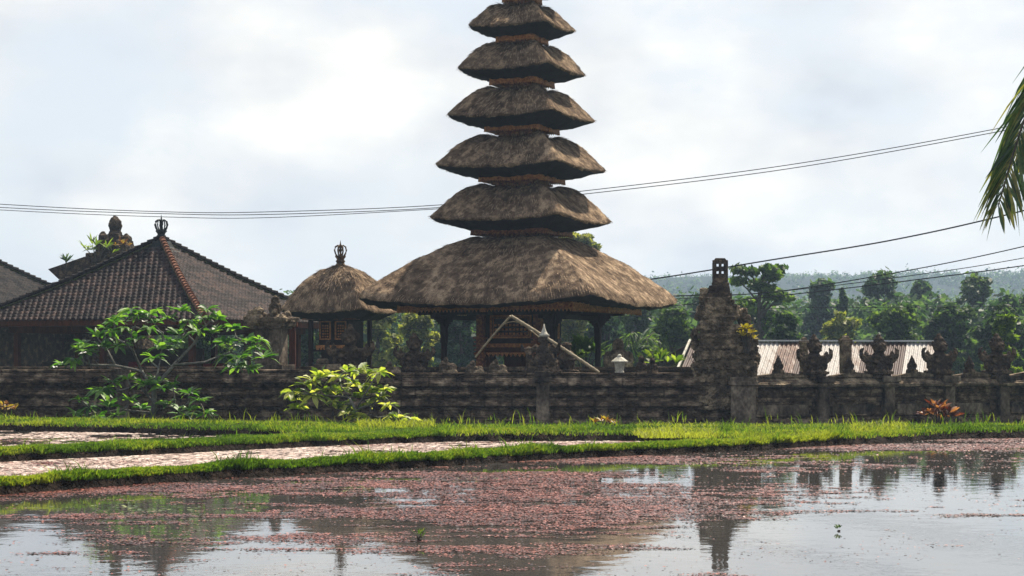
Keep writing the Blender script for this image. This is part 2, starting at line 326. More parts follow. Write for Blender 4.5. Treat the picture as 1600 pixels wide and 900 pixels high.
def flakes(name, X, Y, size, m, label, cat, tilt=.11):
    n = len(X); P = np.stack([X, Y, rng.uniform(.002, .008, n)], 1)
    az = rng.uniform(0, 6.28, n); u = np.stack([np.cos(az), np.sin(az), rng.normal(0, tilt, n)], 1); v = np.stack([-np.sin(az), np.cos(az), rng.normal(0, tilt, n)], 1)
    s = size * rng.uniform(.5, 1.25, n); u *= (s * rng.uniform(.6, 1, n))[:, None]; v *= (s * rng.uniform(.5, .9, n))[:, None]
    V = np.stack([P - u, P - v * .8, P + u * .9, P + v], 1).reshape(-1, 3); V[:, 2] = np.maximum(V[:, 2], .0015)
    o = npmesh(name, V, np.arange(4 * n).reshape(-1, 4), m, rnd=np.repeat(np.clip(rng.normal(.45, .25, n), 0, 1), 4))
    return tag(o, label, cat, kind='stuff')
k = 1700000; Y = np.sqrt(rng.uniform(11 ** 2, 33 ** 2, k)); X = rng.uniform(-.30, .30, k) * Y
Pm = np.stack([X, Y, X * 0], 1); nz_ = .44 * fbm(Pm * [.36, 1, 1], .9, 3) + .40 * fbm(Pm * [.36, 1, 1] + 7, 3.2, 4) + .16 * fbm(Pm * [.36, 1, 1] + 3, 13, 2)
rank = np.clip((nz_ - .5) / .26 + .5, 0, 1); ok = (rank > 1 - cover(X, Y) + rng.normal(0, .06, k)) & (fbm(Pm * [.5, 1, 1] + 11, 16, 2) + rng.normal(0, .05, k) > .36); ok |= (rng.random(k) < .012 * (fbm(Pm + 5, 2.2, 3) > .5))
flakes('floating_fern', X[ok], Y[ok], .006 + .00066 * Y[ok], M['azolla'], 'red floating water fern drifting in patches on the near flooded paddy', 'water fern')
k = 40000; Y = rng.uniform(11, 32, k); X = rng.uniform(-.3, .3, k) * Y; Pm = np.stack([X, Y, X * 0], 1)
px = 800 + X * F / Y; py = HZ + EYE * F / Y
zone = np.exp(-((px - 150) / 260) ** 2 - ((py - 795) / 10) ** 2) + .8 * np.exp(-((px - 820) / 160) ** 2 - ((py - 748) / 7) ** 2) + .5 * np.exp(-((px - 1000) / 200) ** 2 - ((py - 727) / 7) ** 2) + .03
ok = fbm(Pm, 2.5, 3) + rng.normal(0, .04, k) > 1.02 - zone * .62
flakes('water_weed', X[ok], Y[ok], .03, M['algae'], 'thin green weed floating near the bank of the near paddy', 'water weed')
# the two small paddies behind the dikes
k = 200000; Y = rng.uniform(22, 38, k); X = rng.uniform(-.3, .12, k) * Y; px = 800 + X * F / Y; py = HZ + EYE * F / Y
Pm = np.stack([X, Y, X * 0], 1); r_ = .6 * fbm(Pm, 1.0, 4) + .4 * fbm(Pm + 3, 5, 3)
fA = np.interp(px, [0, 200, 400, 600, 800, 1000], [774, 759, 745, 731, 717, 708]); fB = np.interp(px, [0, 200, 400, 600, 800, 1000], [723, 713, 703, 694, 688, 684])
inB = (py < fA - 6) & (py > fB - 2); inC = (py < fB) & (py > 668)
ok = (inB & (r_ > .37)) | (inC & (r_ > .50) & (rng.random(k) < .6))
flakes('pale_water_fern', X[ok], Y[ok], .07, M['palemat'], 'pale water fern covering the narrow paddies between the grass dikes', 'water fern', .05)

# ------------------------------------------------------------------ hills and far wood
nx, ny = 220, 14
xs = np.linspace(-900, 900, nx + 1); tt = np.linspace(0, 1, ny + 1)
Xh, Th = np.meshgrid(xs, tt); Yh = 500 + Th * 450
ridge = np.interp(xs, [-900, -400, -60, 50, 190, 400, 900], [10, 10, 10, 31, 33.5, 36, 34])[None] * np.sin(np.clip(Th * 1.6, 0, 1) * math.pi / 2)
Ph = np.stack([Xh, Yh, ridge], -1); Ph[..., 2] += 7 * (fbm(Ph * [1, 1, 0], .011, 4) - .5) * np.clip(Th * 4, 0, 1); Ph[0, :, 2] = -3
i = (np.arange(nx)[None] + np.arange(ny)[:, None] * (nx + 1)).ravel()
hm = mat('hill_forest', [(.008, .018, .014), (.020, .036, .022)], .05, .95, .3, .3)
tag(npmesh('hills', Ph.reshape(-1, 3), np.stack([i, i + 1, i + nx + 2, i + nx + 1], 1), hm, smooth=True), kind='structure')
def leafcloud(n, lobes, size, shell=.55, flat=.8):
    """lobes: (x,y,z,rx,ry,rz,weight) -> diamonds"""
    lb = np.array(lobes, float); w_ = lb[:, 6] / lb[:, 6].sum(); k = rng.choice(len(lb), n, p=w_)
    d = unit(rng.normal(0, 1, (n, 3))); r = rng.random(n) ** (1 / 3) * (1 - shell) + shell
    r = np.where(rng.random(n) < .28, r * rng.uniform(1, 1.5, n), r)
    P = lb[k, :3] + d * lb[k, 3:6] * r[:, None]
    nn = unit(d * .7 + rng.normal(0, .6, (n, 3)) + np.array([0, 0, .5])); a = unit(np.cross(nn, rng.normal(0, 1, (n, 3)))); b = np.cross(nn, a)
    s = size * rng.uniform(.55, 1.3, n)[:, None]
    V = np.stack([P - a * s, P - b * s * .55, P + a * s, P + b * s * .55], 1).reshape(-1, 3)
    rl = rng.random(len(lb))[k]; return V, np.arange(4 * n).reshape(-1, 4), np.repeat(np.clip(.35 * rl + .65 * rng.random(n), 0, 1), 4)
k = 260; lob = []
for _ in range(2400):
    x = rng.uniform(-290, 290); j = rng.uniform(.15, .64) if _ % 4 else rng.uniform(.52, .64); z0 = np.interp(x, [-900, -400, -60, 50, 190, 400, 900], [10, 10, 10, 31, 33.5, 36, 34]) * math.sin(min(j * 1.6, 1) * math.pi / 2); rr = rng.uniform(1.0, 2.1)
    lob.append((x, 500 + j * 450, z0 + .4, rr, rr, rr * rng.uniform(1.0, 2.0), 1))
V, Fc, r_ = leafcloud(150000, lob, .55, .2)
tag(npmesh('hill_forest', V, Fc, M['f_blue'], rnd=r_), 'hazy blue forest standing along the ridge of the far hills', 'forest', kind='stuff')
lob = []
for _ in range(620):
    d = rng.uniform(10, 20) ** 2; px = rng.uniform(-100, 1700); top = rng.uniform(462, 500); zt = EYE + (HZ - top) * d / F; rr = d * rng.uniform(.007, .017)
    lob.append(((px - 800) * d / F, d, zt - rr * .8, rr, rr, rr, 1)); lob.append(((px - 800) * d / F + rng.uniform(-2, 2), d - 2, max(zt - rr * 2.4, 1), rr * 1.2, rr, rr * 1.3, .8))
V, Fc, r_ = leafcloud(260000, lob, .26, .4)
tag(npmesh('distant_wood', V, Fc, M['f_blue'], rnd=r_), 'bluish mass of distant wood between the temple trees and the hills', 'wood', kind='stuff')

# ------------------------------------------------------------------ trees
def limb(mb, a, b, r0, r1, wob=.08, n=5):
    a = Vector(a); b = Vector(b); L = (b - a).length; ps = []
    for i in range(n):
        t_ = i / (n - 1); ps.append(a.lerp(b, t_) + Vector([random.uniform(-1, 1) * wob * L * math.sin(math.pi * t_) for _ in range(3)]))
    mb.tube(ps, [r0 + (r1 - r0) * i / (n - 1) for i in range(n)], 6)
def tree(px, top, bot, hw, d, fm, label, kind='round', name='broadleaf_tree', n=4200, leaf=None):
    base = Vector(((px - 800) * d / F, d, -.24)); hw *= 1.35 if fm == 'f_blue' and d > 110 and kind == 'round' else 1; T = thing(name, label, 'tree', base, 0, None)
    zt = EYE + (HZ - top) * d / F + .24; zb = max(EYE + (HZ - bot) * d / F + .24, .5); r = hw * d / F
    H = zt - zb; tk = MB(); lobes = []
    if kind == 'conifer':
        for i in range(12):
            f = i / 11; lobes.append((random.uniform(-.1, .1), random.uniform(-.1, .1), zb + H * f * .93, r * (1.05 - f) , r * (1.05 - f), H * .07 + .1, (1.1 - f)))
        limb(tk, (0, 0, 0), (0, 0, zt * .95), .18, .03, .01)
    elif kind == 'airy':
        limb(tk, (0, 0, 0), (0, 0, zb + H * .6), .2, .07, .02, 7)
        for i in range(26):
            f = random.random(); a = random.uniform(0, 6.28); q = random.uniform(.35, 1) * r
            c = (math.cos(a) * q, math.sin(a) * q, zb + H * (.15 + .8 * f)); s_ = random.uniform(.16, .30) * r
            lobes.append((*c, s_ * 1.3, s_ * 1.3, s_ * .6, 1)); limb(tk, (0, 0, max(c[2] - H * .25, 1)), c, .06, .02)
    else:
        limb(tk, (0, 0, 0), (random.uniform(-.2, .2), 0, zb + H * .5), .1 + .03 * zt, .08, .04)
        nm_ = 9; r *= 1.12
        for i in range(nm_):
            f = (i + .7) / nm_; a = i * 2.4 + random.uniform(-.6, .6); wid = min(1.25, 1.45 - 1.25 * f ** 1.3)
            q = r * wid * random.uniform(.25, .75); mr_ = r * random.uniform(.30, .46)
            cm_ = Vector((math.cos(a) * q, math.sin(a) * q * .8, zb * .6 + (H + zb * .4) * f - mr_ * .5 * f)); limb(tk, (0, 0, cm_.z * .6), cm_, .07, .02)
            for j in range(8):
                v = Vector((random.gauss(0, 1), random.gauss(0, 1), random.gauss(0, .7))).normalized() * mr_ * random.uniform(.5, 1.1); s_ = mr_ * random.uniform(.25, .5)
                lobes.append((*(cm_ + v), s_ * 1.3, s_ * 1.3, s_ * .8, s_ ** 2))
        lobes.append((0, 0, zt - r * .3, r * .35, r * .35, r * .3, r * r * .1))
    tk.build('trunk', M['bark'], T)
    V, Fc, r_ = leafcloud(n, lobes, leaf or d * .0019, .35); npmesh('crown', V, Fc, M[fm], T, rnd=r_)
    return T
TR = [
 (1187, 405, 540, 46, 85, 'f_mid', 'tall airy tree with open branches right behind the ruined stone tower', 'airy'),
 (1280, 440, 545, 30, 125, 'f_blue', 'dark domed tree rising left of the slim conifer on the right', 'round'),
 (1318, 452, 530, 14, 115, 'f_blue', 'slim dark conifer pointing up between two broader trees', 'conifer'),
 (1376, 427, 545, 36, 125, 'f_blue', 'tall blue green tree with pointed top right of the slim conifer', 'round'),
 (1440, 446, 540, 24, 135, 'f_blue', 'small distant tree with rounded top between two taller ones', 'round'),
 (1522, 430, 545, 46, 120, 'f_dark', 'broad dark green tree, the widest against the hills at the right', 'round'),
 (1596, 466, 570, 40, 112, 'f_dark', 'dark tree cut off by the right edge of the photo', 'round'),
 (1226, 490, 590, 36, 76, 'f_dark', 'rounded deep green tree behind the rusty roof next to the ruined tower', 'round'),
 (1395, 476, 600, 52, 84, 'f_mid', 'bushy green tree behind the right half of the rusty roof', 'round'),
 (1482, 480, 600, 50, 86, 'f_dark', 'dense dark tree behind the third winged finial of the right wall', 'round'),
 (1568, 478, 600, 46, 82, 'f_dark', 'dense dark tree behind the last winged finial of the right wall', 'round'),
 (1568, 494, 550, 22, 66, 'f_lime', 'bright lime green young tree behind the last winged finial', 'round'),
 (1312, 498, 600, 44, 88, 'f_yel', 'yellowish scrubby tree behind the middle of the rusty roof', 'round'),
 (1050, 484, 610, 46, 78, 'f_mid', 'green tree between the great thatched roof and the ruined tower', 'round'),
 (1000, 476, 610, 40, 95, 'f_dark', 'dark tree behind the right eave of the great thatched roof', 'round'),
 (948, 484, 610, 36, 84, 'f_blue', 'blue green tree behind the right post of the great thatched shrine', 'round'),
 (893, 484, 610, 40, 88, 'f_yel', 'pale tree seen just right of the carved shrine cabinet', 'round'),
 (722, 478, 610, 38, 82, 'f_blue', 'blue green tree framed between the left post and the shrine cabinet', 'round'),
 (655, 482, 610, 42, 84, 'f_yel', 'yellow green weeping tree behind the left post of the great thatched shrine', 'round'),
 (592, 486, 610, 38, 88, 'f_yel', 'yellow green tree seen between the two thatched shrines', 'round'),
 (484, 498, 610, 34, 76, 'f_dark', 'dark leafy tree seen between the stone pillar and the small shrine', 'round'),
 (902, 360, 480, 32, 105, 'f_yel', 'tall thin tree whose tip peeks out above the great thatched roof', 'airy'),
 (1096, 466, 590, 40, 118, 'f_blue', 'hazy tree directly behind the ruined stone tower', 'round'),
 (1160, 474, 590, 36, 105, 'f_mid', 'low green tree under the tall airy tree', 'round'),
 (318, 498, 610, 46, 72, 'f_mid', 'green tree seen through the right side of the tiled pavilion', 'round'),
 (72, 500, 610, 40, 76, 'f_mid', 'green tree seen through the left side of the tiled pavilion', 'round'),
 (812, 500, 610, 46, 80, 'f_lime', 'bright green tree glimpsed under the carved shrine cabinet', 'round'),
 (430, 500, 610, 34, 80, 'f_blue', 'blue green tree behind the stone pillar beside the pavilion', 'round'),
]
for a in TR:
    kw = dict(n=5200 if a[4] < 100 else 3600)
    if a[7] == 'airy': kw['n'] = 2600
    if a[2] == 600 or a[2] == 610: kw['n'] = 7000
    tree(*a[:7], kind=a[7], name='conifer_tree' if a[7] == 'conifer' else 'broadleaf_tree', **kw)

# ------------------------------------------------------------------ thatch roofs
def catmull(P, n):
    P = np.array(P, float); Q = np.vstack([2 * P[0] - P[1], P, 2 * P[-1] - P[-2]]); out = []
    for i in range(len(P) - 1):
        t_ = np.linspace(0, 1, n, endpoint=False)[:, None]; a, b, c, d = Q[i:i + 4]
        out.append(.5 * (2 * b + (c - a) * t_ + (2 * a - 5 * b + 4 * c - d) * t_ ** 2 + (3 * b - a - 3 * c + d) * t_ ** 3))
    out.append(P[-1:]); return np.vstack(out)
def thatch(parent, half, z_tip, H, prof, under, dip, seed, strands=2500, p_eave=14., p_top=5.5, nphi=260, sag=.10, valley=.16, zfac=1):
    """prof: (rho,z) from the neck to the tip, in units of half and H; under: (rho, drop m) inwards"""
    C1 = catmull(prof, 7); n1 = len(C1)
    ph = np.linspace(0, 2 * np.pi, nphi, endpoint=False) + .01
    cm = np.maximum(np.abs(np.cos(ph)), np.abs(np.sin(ph))); corner = ((1 / cm - 1) / (math.sqrt(2) - 1))   # 0 mid face .. 1 corner
    rows = []
    for i, (rho, z) in enumerate(C1):
        f = (rho - C1[0, 0]) / (1 - C1[0, 0]); p_ = p_top + (p_eave - p_top) * f
        rad = 1 / (np.abs(np.cos(ph)) ** p_ + np.abs(np.sin(ph)) ** p_) ** (1 / p_)
        cn = corner ** 1.3
        zz = z * H - (1 - cn) * H * (valley * math.sin(math.pi * min(1, (1 - f) * 1.1)) + sag * f)
        bul = 1 + .03 * math.sin(math.pi * f)
        r = half * rho * rad * bul
        rows.append(np.stack([r * np.cos(ph), r * np.sin(ph), z_tip + zz], 1))
    ntop = len(rows)
    last = rows[-1]
    for rho, dz in under:
        rad = 1 / (np.abs(np.cos(ph)) ** p_eave + np.abs(np.sin(ph)) ** p_eave) ** (1 / p_eave); r = half * rho * rad
        zz = z_tip - dz - (1 - corner) * H * sag * (1 if rho > .9 else .35)
        rows.append(np.stack([r * np.cos(ph), r * np.sin(ph), zz], 1))
    P = np.stack(rows, 0); off_ = seed * 13.7
    # uneven, tufted surface
    e = unit(P * [1, 1, 0]) * .6 + np.array([0, 0, .8])
    D1 = (fbm(P + off_, 1.3, 3) - .5) * .08 + (fbm(P + off_, 7, 3) - .5) * .05
    P[:ntop] += (e * D1[..., None])[:ntop]; P[ntop:, :, 2] += ((fbm(P + off_, 6, 3) - .5) * .10)[ntop:]
    nr = len(rows); a = np.arange(nphi); top = []; bot = []
    for i in range(nr - 1):
        q = np.stack([i * nphi + a, (i + 1) * nphi + a, (i + 1) * nphi + (a + 1) % nphi, i * nphi + (a + 1) % nphi], 1)
        (top if i < ntop else bot).append(q)
    V = P.reshape(-1, 3); Ft = np.concatenate(top)
    rv = np.clip(fbm(V * [1, 1, .4] + off_, 2.4, 3) * .7 + .15, 0, 1)
    # straw strands laid down the slope
    k = strands; ri = rng.integers(1, ntop - 1, k); k2 = k // 3; ri[:k2] = ntop - 1 - rng.integers(0, 3, k2); ci = rng.integers(0, nphi, k)
    p0 = P[ri, ci]; dn = unit(P[np.minimum(ri + 1, ntop - 1), ci] - P[ri - 1, ci]); tg = unit(P[ri, (ci + 1) % nphi] - P[ri, ci]); nn = unit(np.cross(dn, tg)); nn *= np.sign(nn[:, 2:3] + 1e-6)
    dn = unit(dn + rng.normal(0, .06, (k, 3))); ln = (rng.uniform(.06, .20, k) * np.where(ri > ntop - 5, .35, 1))[:, None]; wd = rng.uniform(.005, .012, k)[:, None]
    p0 = p0 + nn * .006 + tg * rng.uniform(-.5, .5, (k, 1)) * np.linalg.norm(P[0, 1] - P[0, 0])
    p1 = p0 + dn * ln + nn * rng.uniform(0, .010, (k, 1))
    S_ = np.stack([p0 - tg * wd, p0 + tg * wd, p1 + tg * wd * .4, p1 - tg * wd * .4], 1).reshape(-1, 3)
    nv = len(V); rs = np.repeat(np.clip(rng.normal(.55, .3, k), 0, 1), 4)
    Fs = np.arange(4 * k).reshape(-1, 4)
    o = npmesh('thatch_roof', np.vstack([V[:(ntop + 1) * nphi], S_]), np.concatenate([Ft, Fs + (ntop + 1) * nphi]), M['thatch'], parent, rnd=np.r_[rv[:(ntop + 1) * nphi], rs])
    bq = np.concatenate(bot[0:]) if bot else None
    # thin ragged fringe at the eave
    k = int(half * 700); ci = rng.integers(0, nphi, k); p0 = P[ntop - 1, ci] * .45 + P[ntop, ci] * .55; tg = unit(P[ntop - 1, (ci + 1) % nphi] - P[ntop - 1, ci]); p0 = p0 + tg * rng.uniform(-.03, .03, (k, 1))
    outv = unit(p0 * [1, 1, 0]); p0 = p0 - outv * rng.uniform(0, .03, (k, 1)); p1 = p0 + np.array([0, 0, -1.]) * rng.uniform(.005, .04, (k, 1)) + outv * rng.uniform(-.01, .015, (k, 1))
    S2 = np.stack([p0 - tg * .014, p0 + tg * .014, p1 + tg * .004, p1 - tg * .004], 1).reshape(-1, 3)
    me = o.data; o.name = 'x'; bpy.data.objects.remove(o)
    nb = (ntop + 1) * nphi; allV = np.vstack([V[:nb], S_, S2]); n2 = nb + len(S_)
    o = npmesh('thatch_roof', allV, np.concatenate([Ft, Fs + nb, np.arange(4 * k).reshape(-1, 4) + n2]), M['thatch'], parent, rnd=np.r_[rv[:nb], rs, np.repeat(rng.random(k) * .5, 4)])
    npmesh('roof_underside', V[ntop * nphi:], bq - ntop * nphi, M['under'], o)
    return o
def frieze(parent, half, z, h, teeth=True, m='gold', horn=True, scal=.07):
    b = MB(); t_ = .05
    for k in range(4):
        Mx = Matrix.Rotation(k * math.pi / 2, 4, 'Z'); L = 2 * half - t_
        b.box(t_ / 2, -half + t_ / 2, z, L - .004, t_, h, M=Mx)
        b.box(t_ / 2, -half + t_ / 2 - .012, z + h * .72, L + .01, t_ + .03, h * .24, M=Mx)
        b.box(t_ / 2, -half + t_ / 2 - .010, z + h * .05, L + .01, t_ + .025, h * .16, M=Mx)
        if teeth:
            n = max(4, int(2 * half / scal))
            for i in range(n):
                x = -half + (i + .5) * 2 * half / n; s_ = 2 * half / n * .42
                b.add([Mx @ Vector(v) for v in ((x - s_, -half - .012, z + .01), (x + s_, -half - .012, z + .01), (x, -half - .004, z - s_ * 1.5), (x - s_, -half + .02, z + .01), (x + s_, -half + .02, z + .01), (x, -half + .012, z - s_ * 1.5))], [(0, 1, 2), (5, 4, 3), (0, 2, 5, 3), (1, 4, 5, 2)])
        if horn:
            for c in (-1, 0):
                x = c * half; w_ = h * .75
                b.box(x + (w_ * .3 if c else 0), -half - .02, z - h * .35, w_, .05, h * 1.2, tx=.6, ty=1, M=Mx)
    return b.build('frieze', M[m], parent)
cxm, dm = 816, 50.0; PM = dm / F
meru = thing('thatched_pagoda', 'tall multi tiered thatched pagoda shrine with gilded friezes behind the compound wall', 'pagoda', ((cxm - 800) * PM, dm, -.24), RZ)
def zz(py): return EYE + (HZ - py) * PM + .24
# tiers: left tip, right tip, tip y, hump y, frieze bottom/top y, frieze half px, neck half px, seeds
K = 1.325
tiers = [
 (568, 1053, 457, 371, 487, 477, 190, 46),
 (671, 952, 342, 289, 367, 361, 79, 42),
 (684, 947, 261, 212, 284, 278, 67, 36),
 (697, 926, 183, 138, 206, 200, 58, 32),
 (715, 913, 110, 69, 133, 126, 50, 28),
 (733, 898, 43, 8, 66, 59, 40, 24),
 (745, 884, -16, -48, 3, -4, 30, 20)]
profU = [(.25, .66), (.32, .88), (.42, 1.0), (.55, .93), (.70, .70), (.85, .37), (1.0, 0)]
profB = [(.165, .80), (.21, .95), (.30, 1.02), (.42, .92), (.55, .75), (.70, .53), (.86, .24), (.96, .06), (1.0, -.06)]
for i, (a, b, ty, hy, f0, f1, fh, nk) in enumerate(tiers):
    half = (b - a) / 2 * PM / K; H = (ty - hy) * PM; zt = zz(ty)
    if i == 0:
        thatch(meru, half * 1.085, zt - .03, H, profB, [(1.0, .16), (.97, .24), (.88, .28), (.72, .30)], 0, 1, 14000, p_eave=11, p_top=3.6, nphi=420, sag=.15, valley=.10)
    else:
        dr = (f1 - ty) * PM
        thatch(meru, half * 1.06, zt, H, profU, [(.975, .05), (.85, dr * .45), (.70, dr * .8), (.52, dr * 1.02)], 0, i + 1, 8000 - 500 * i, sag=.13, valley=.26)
    fhalf = fh * PM / K
    frieze(meru, fhalf, zz(f0 + (.5 if i else 0)), (f0 - f1 + (.5 if i else 1)) * PM, m='gold' if i != 1 else 'goldred', scal=.10 if i == 0 else .06)
    if i < 6:
        nb = MB(); nh = nk * PM / K * 1.02; zlo = zz(hy) - .22; ztop = zz(tiers[i + 1][4]) + .05
        nb.box(0, 0, zlo, 2 * nh, 2 * nh, ztop - zlo)
        nb.box(0, 0, ztop - .16, 2 * nh + .14, 2 * nh + .14, .05); nb.box(0, 0, ztop - .26, 2 * nh + .07, 2 * nh + .07, .05)
        n_ = 9
        for k in range(4):
            Mx = Matrix.Rotation(k * math.pi / 2, 4, 'Z')
            for j in range(n_): nb.box(-nh + (j + .5) * 2 * nh / n_, -nh - .02, ztop - .30, 2 * nh / n_ * .5, .04, .12, M=Mx)
        nb.build('neck', M['goldred'], meru)
# ceiling beams, posts, plinth, cabinet
fh = tiers[0][6] * PM / K
b = MB(); b.box(0, 0, zz(487) + .02, fh * 1.86, fh * 1.86, .06)
for s_ in (-1, 1): b.box(0, s_ * fh * .62, zz(487) - .10, fh * 1.9, .12, .11); b.box(s_ * fh * .62, 0, zz(487) - .22, .12, fh * 1.9, .115)
b.build('ceiling_beam', M['wood'], meru)
pz0 = .95
b = MB(); b.box(0, 0, 0, 4.0, 4.0, .55); b.box(0, 0, .55, 3.7, 3.7, .2); b.box(0, 0, .75, 3.9, 3.9, .12); b.build('plinth', M['stone'], meru, bevel=.02)
cp, sp = math.cos(RZ), math.sin(RZ)
pr = 1.52
for sx_, sy_ in ((-1, -1), (1, -1), (1, 1), (-1, 1)):
    b = MB(); x, y = sx_ * pr, sy_ * pr
    b.lathe(x, y, .87, [(.16, 0), (.16, .1), (.11, .14), (.13, .2), (.09, .26), (.075, .4), (.08, 1.1), (.07, 1.2)], 8, 0)
    ztop = zz(487) - .10
    b.box(x, y, 2.0, .15, .15, ztop - 2.0)
    for k in range(4):   # curved brackets
        a = k * math.pi / 2; dx, dy = math.cos(a), math.sin(a)
        for q in range(5): b.box(x + dx * (.09 + .055 * q), y + dy * (.09 + .055 * q), ztop - .30 + .055 * q, .06 if dx else .07, .06 if dy else .07, .30 - .055 * q)
    b.build('post', M['wood'], meru)
# cabinet: local frame, its long face towards the left-front
b = MB(); ch = 1.02
cz0 = zz(556); cz1 = zz(489)
b.box(0, 0, cz0 + .26, 1.58, 1.5, cz1 - cz0 - .26); cabinet = b.build('cabinet', M['wood'], meru)
b = MB()
def frame(b, x0, x1, z0, z1, y, t_=.035, dep=.04):
    b.box((x0 + x1) / 2, y, z0, x1 - x0, dep, t_); b.box((x0 + x1) / 2, y, z1 - t_, x1 - x0, dep, t_)
    b.box(x0 + t_ / 2, y, z0 + t_, t_, dep, z1 - z0 - 2 * t_); b.box(x1 - t_ / 2, y, z0 + t_, t_, dep, z1 - z0 - 2 * t_)
for k in (0, 1):
    Mx = Matrix.Rotation(k * math.pi / 2, 4, 'Z')
    bb = MB(); frame(bb, -.56, .60, zz(529), zz(493), -.78, .05); frame(bb, -.48, .52, zz(527) + .03, zz(497), -.775, .02)
    for i in range(9):
        for j in range(3): bb.box(-.42 + i * .105, -.765, zz(525) + .02 + j * .11, .06, .03, .06, rz=0)
    bb.box(0, -.80, zz(543), 1.66, .06, .10)
    for i in range(14): bb.box(-.74 + i * .114, -.83, zz(543) + .02, .05, .02, .06)
    bb.box(0, -.82, zz(555) + .03, 1.95, .10, .04)
    for i in range(16):
        x = -.93 + i * .124; bb.add([Vector(v) for v in ((x - .06, -.875, zz(555) + .05), (x + .06, -.875, zz(555) + .05), (x, -.87, zz(555) - .05), (x - .06, -.84, zz(555) + .05), (x + .06, -.84, zz(555) + .05), (x, -.845, zz(555) - .05))], [(0, 1, 2), (5, 4, 3), (0, 2, 5, 3), (1, 4, 5, 2)])
    bb.v = [tuple(Mx @ Vector(v)) for v in bb.v]
    bb.build('gilded_panel', M['gold'], cabinet)
b = MB()
for sx_ in (-1, 1):
    for sy_ in (-1, 1): b.box(sx_ * .68, sy_ * .62, .87, .16, .16, cz0 - .87 + .02)
b.box(0, 0, cz0 + .01, 1.9, 1.7, .10); b.box(0, 0, cz0 + .11, 1.7, 1.6, .15); b.box(0, 0, .87, .5, .5, cz0 - .87); b.build('cabinet_stand', M['redwood'], meru)
for sx_ in (-1, 1):
    x, y = sx_ * .80, -.80; b = MB()
    b.box(x, y, .87, .20, .20, cz1 - .90)
    for j in range(12): b.box(x, y, 1.0 + j * .1, .24 + .07 * math.sin(j * 1.1) + (.12 if j > 8 else 0), .24 + .07 * math.sin(j * 1.1) + (.12 if j > 8 else 0), .05, rz=.0)
    b.build('carved_pillar', M['goldred'], meru, jit=.008)

# ------------------------------------------------------------------ carved stone (voxel-fused)
def carve(name, prims, m, voxel=.022, disp=.05, ns=.06, parent=None, seed=0):
    bm = bmesh.new()
    for q in prims:
        k = q[0]
        if k == 'b':
            _, x, y, z, a, b_, c = q[:7]; r = q[7] if len(q) > 7 else 0; tl = q[8] if len(q) > 8 else 0
            bmesh.ops.create_cube(bm, size=1, matrix=Matrix.Translation((x, y, z + c / 2)) @ Euler((0, tl, r)).to_matrix().to_4x4() @ Matrix.Diagonal((a, b_, c, 1)))
        elif k == 's':
            _, x, y, z, a, b_, c = q[:7]
            bmesh.ops.create_icosphere(bm, subdivisions=2, radius=1, matrix=Matrix.Translation((x, y, z)) @ Matrix.Diagonal((a, b_, c, 1)))
        elif k == 'c':
            _, x, y, z, r0, r1, h = q[:7]
            bmesh.ops.create_cone(bm, cap_ends=True, segments=10, radius1=r0, radius2=r1, depth=h, matrix=Matrix.Translation((x, y, z + h / 2)))
        elif k == 't':
            _, pts, rad = q
            for i in range(len(pts) - 1):
                for f in np.linspace(0, 1, 5):
                    p_ = Vector(pts[i]).lerp(Vector(pts[i + 1]), f); r = rad[i] * (1 - f) + rad[i + 1] * f
                    bmesh.ops.create_icosphere(bm, subdivisions=1, radius=r, matrix=Matrix.Translation(p_))
    me = bpy.data.meshes.new(name); bm.to_mesh(me); bm.free()
    o = bpy.data.objects.new(name, me); C.objects.link(o)
    md = o.modifiers.new('r', 'REMESH'); md.mode = 'VOXEL'; md.voxel_size = voxel
    tx = bpy.data.textures.new('carve', 'CLOUDS'); tx.noise_scale = ns; tx.noise_depth = 2
    dp = o.modifiers.new('d', 'DISPLACE'); dp.texture = tx; dp.strength = disp; dp.mid_level = .5; dp.texture_coords = 'LOCAL'
    dg = bpy.context.evaluated_depsgraph_get(); dg.update()
    me2 = bpy.data.meshes.new_from_object(o.evaluated_get(dg)); bpy.data.objects.remove(o); me2.name = name
    return link(name, me2, m, parent)
def wing(s_, k=1.0):
    return ('t', [(s_ * .12, 0, .34), (s_ * .27, -.02, .40), (s_ * .39, -.02, .41), (s_ * .47, -.02, .50), (s_ * .475, -.02, .60), (s_ * .42, -.02, .65)], [.13, .12, .085, .062, .045, .03])
fin = [('b', 0, 0, -.04, .44, .38, .10), ('b', 0, 0, .06, .52, .44, .07), ('b', 0, 0, .13, .36, .34, .10), ('s', 0, 0, .36, .20, .19, .24), ('b', 0, 0, .30, .40, .34, .05), ('b', 0, 0, .44, .42, .34, .05),
       ('s', 0, -.03, .68, .16, .17, .15), ('s', -.15, 0, .74, .06, .05, .08), ('s', .15, 0, .74, .06, .05, .08), ('s', 0, 0, .83, .13, .12, .10), ('s', 0, 0, .93, .06, .06, .07), ('s', .0, -.18, .62, .07, .07, .05),
       ('s', -.06, -.17, .72, .035, .04, .035), ('s', .06, -.17, .72, .035, .04, .035),
       ('s', -.26, -.02, .26, .10, .09, .13), ('s', .26, -.02, .26, .10, .09, .13), ('s', -.34, -.02, .50, .05, .05, .10), ('s', .34, -.02, .50, .05, .05, .10), wing(1), wing(-1)]
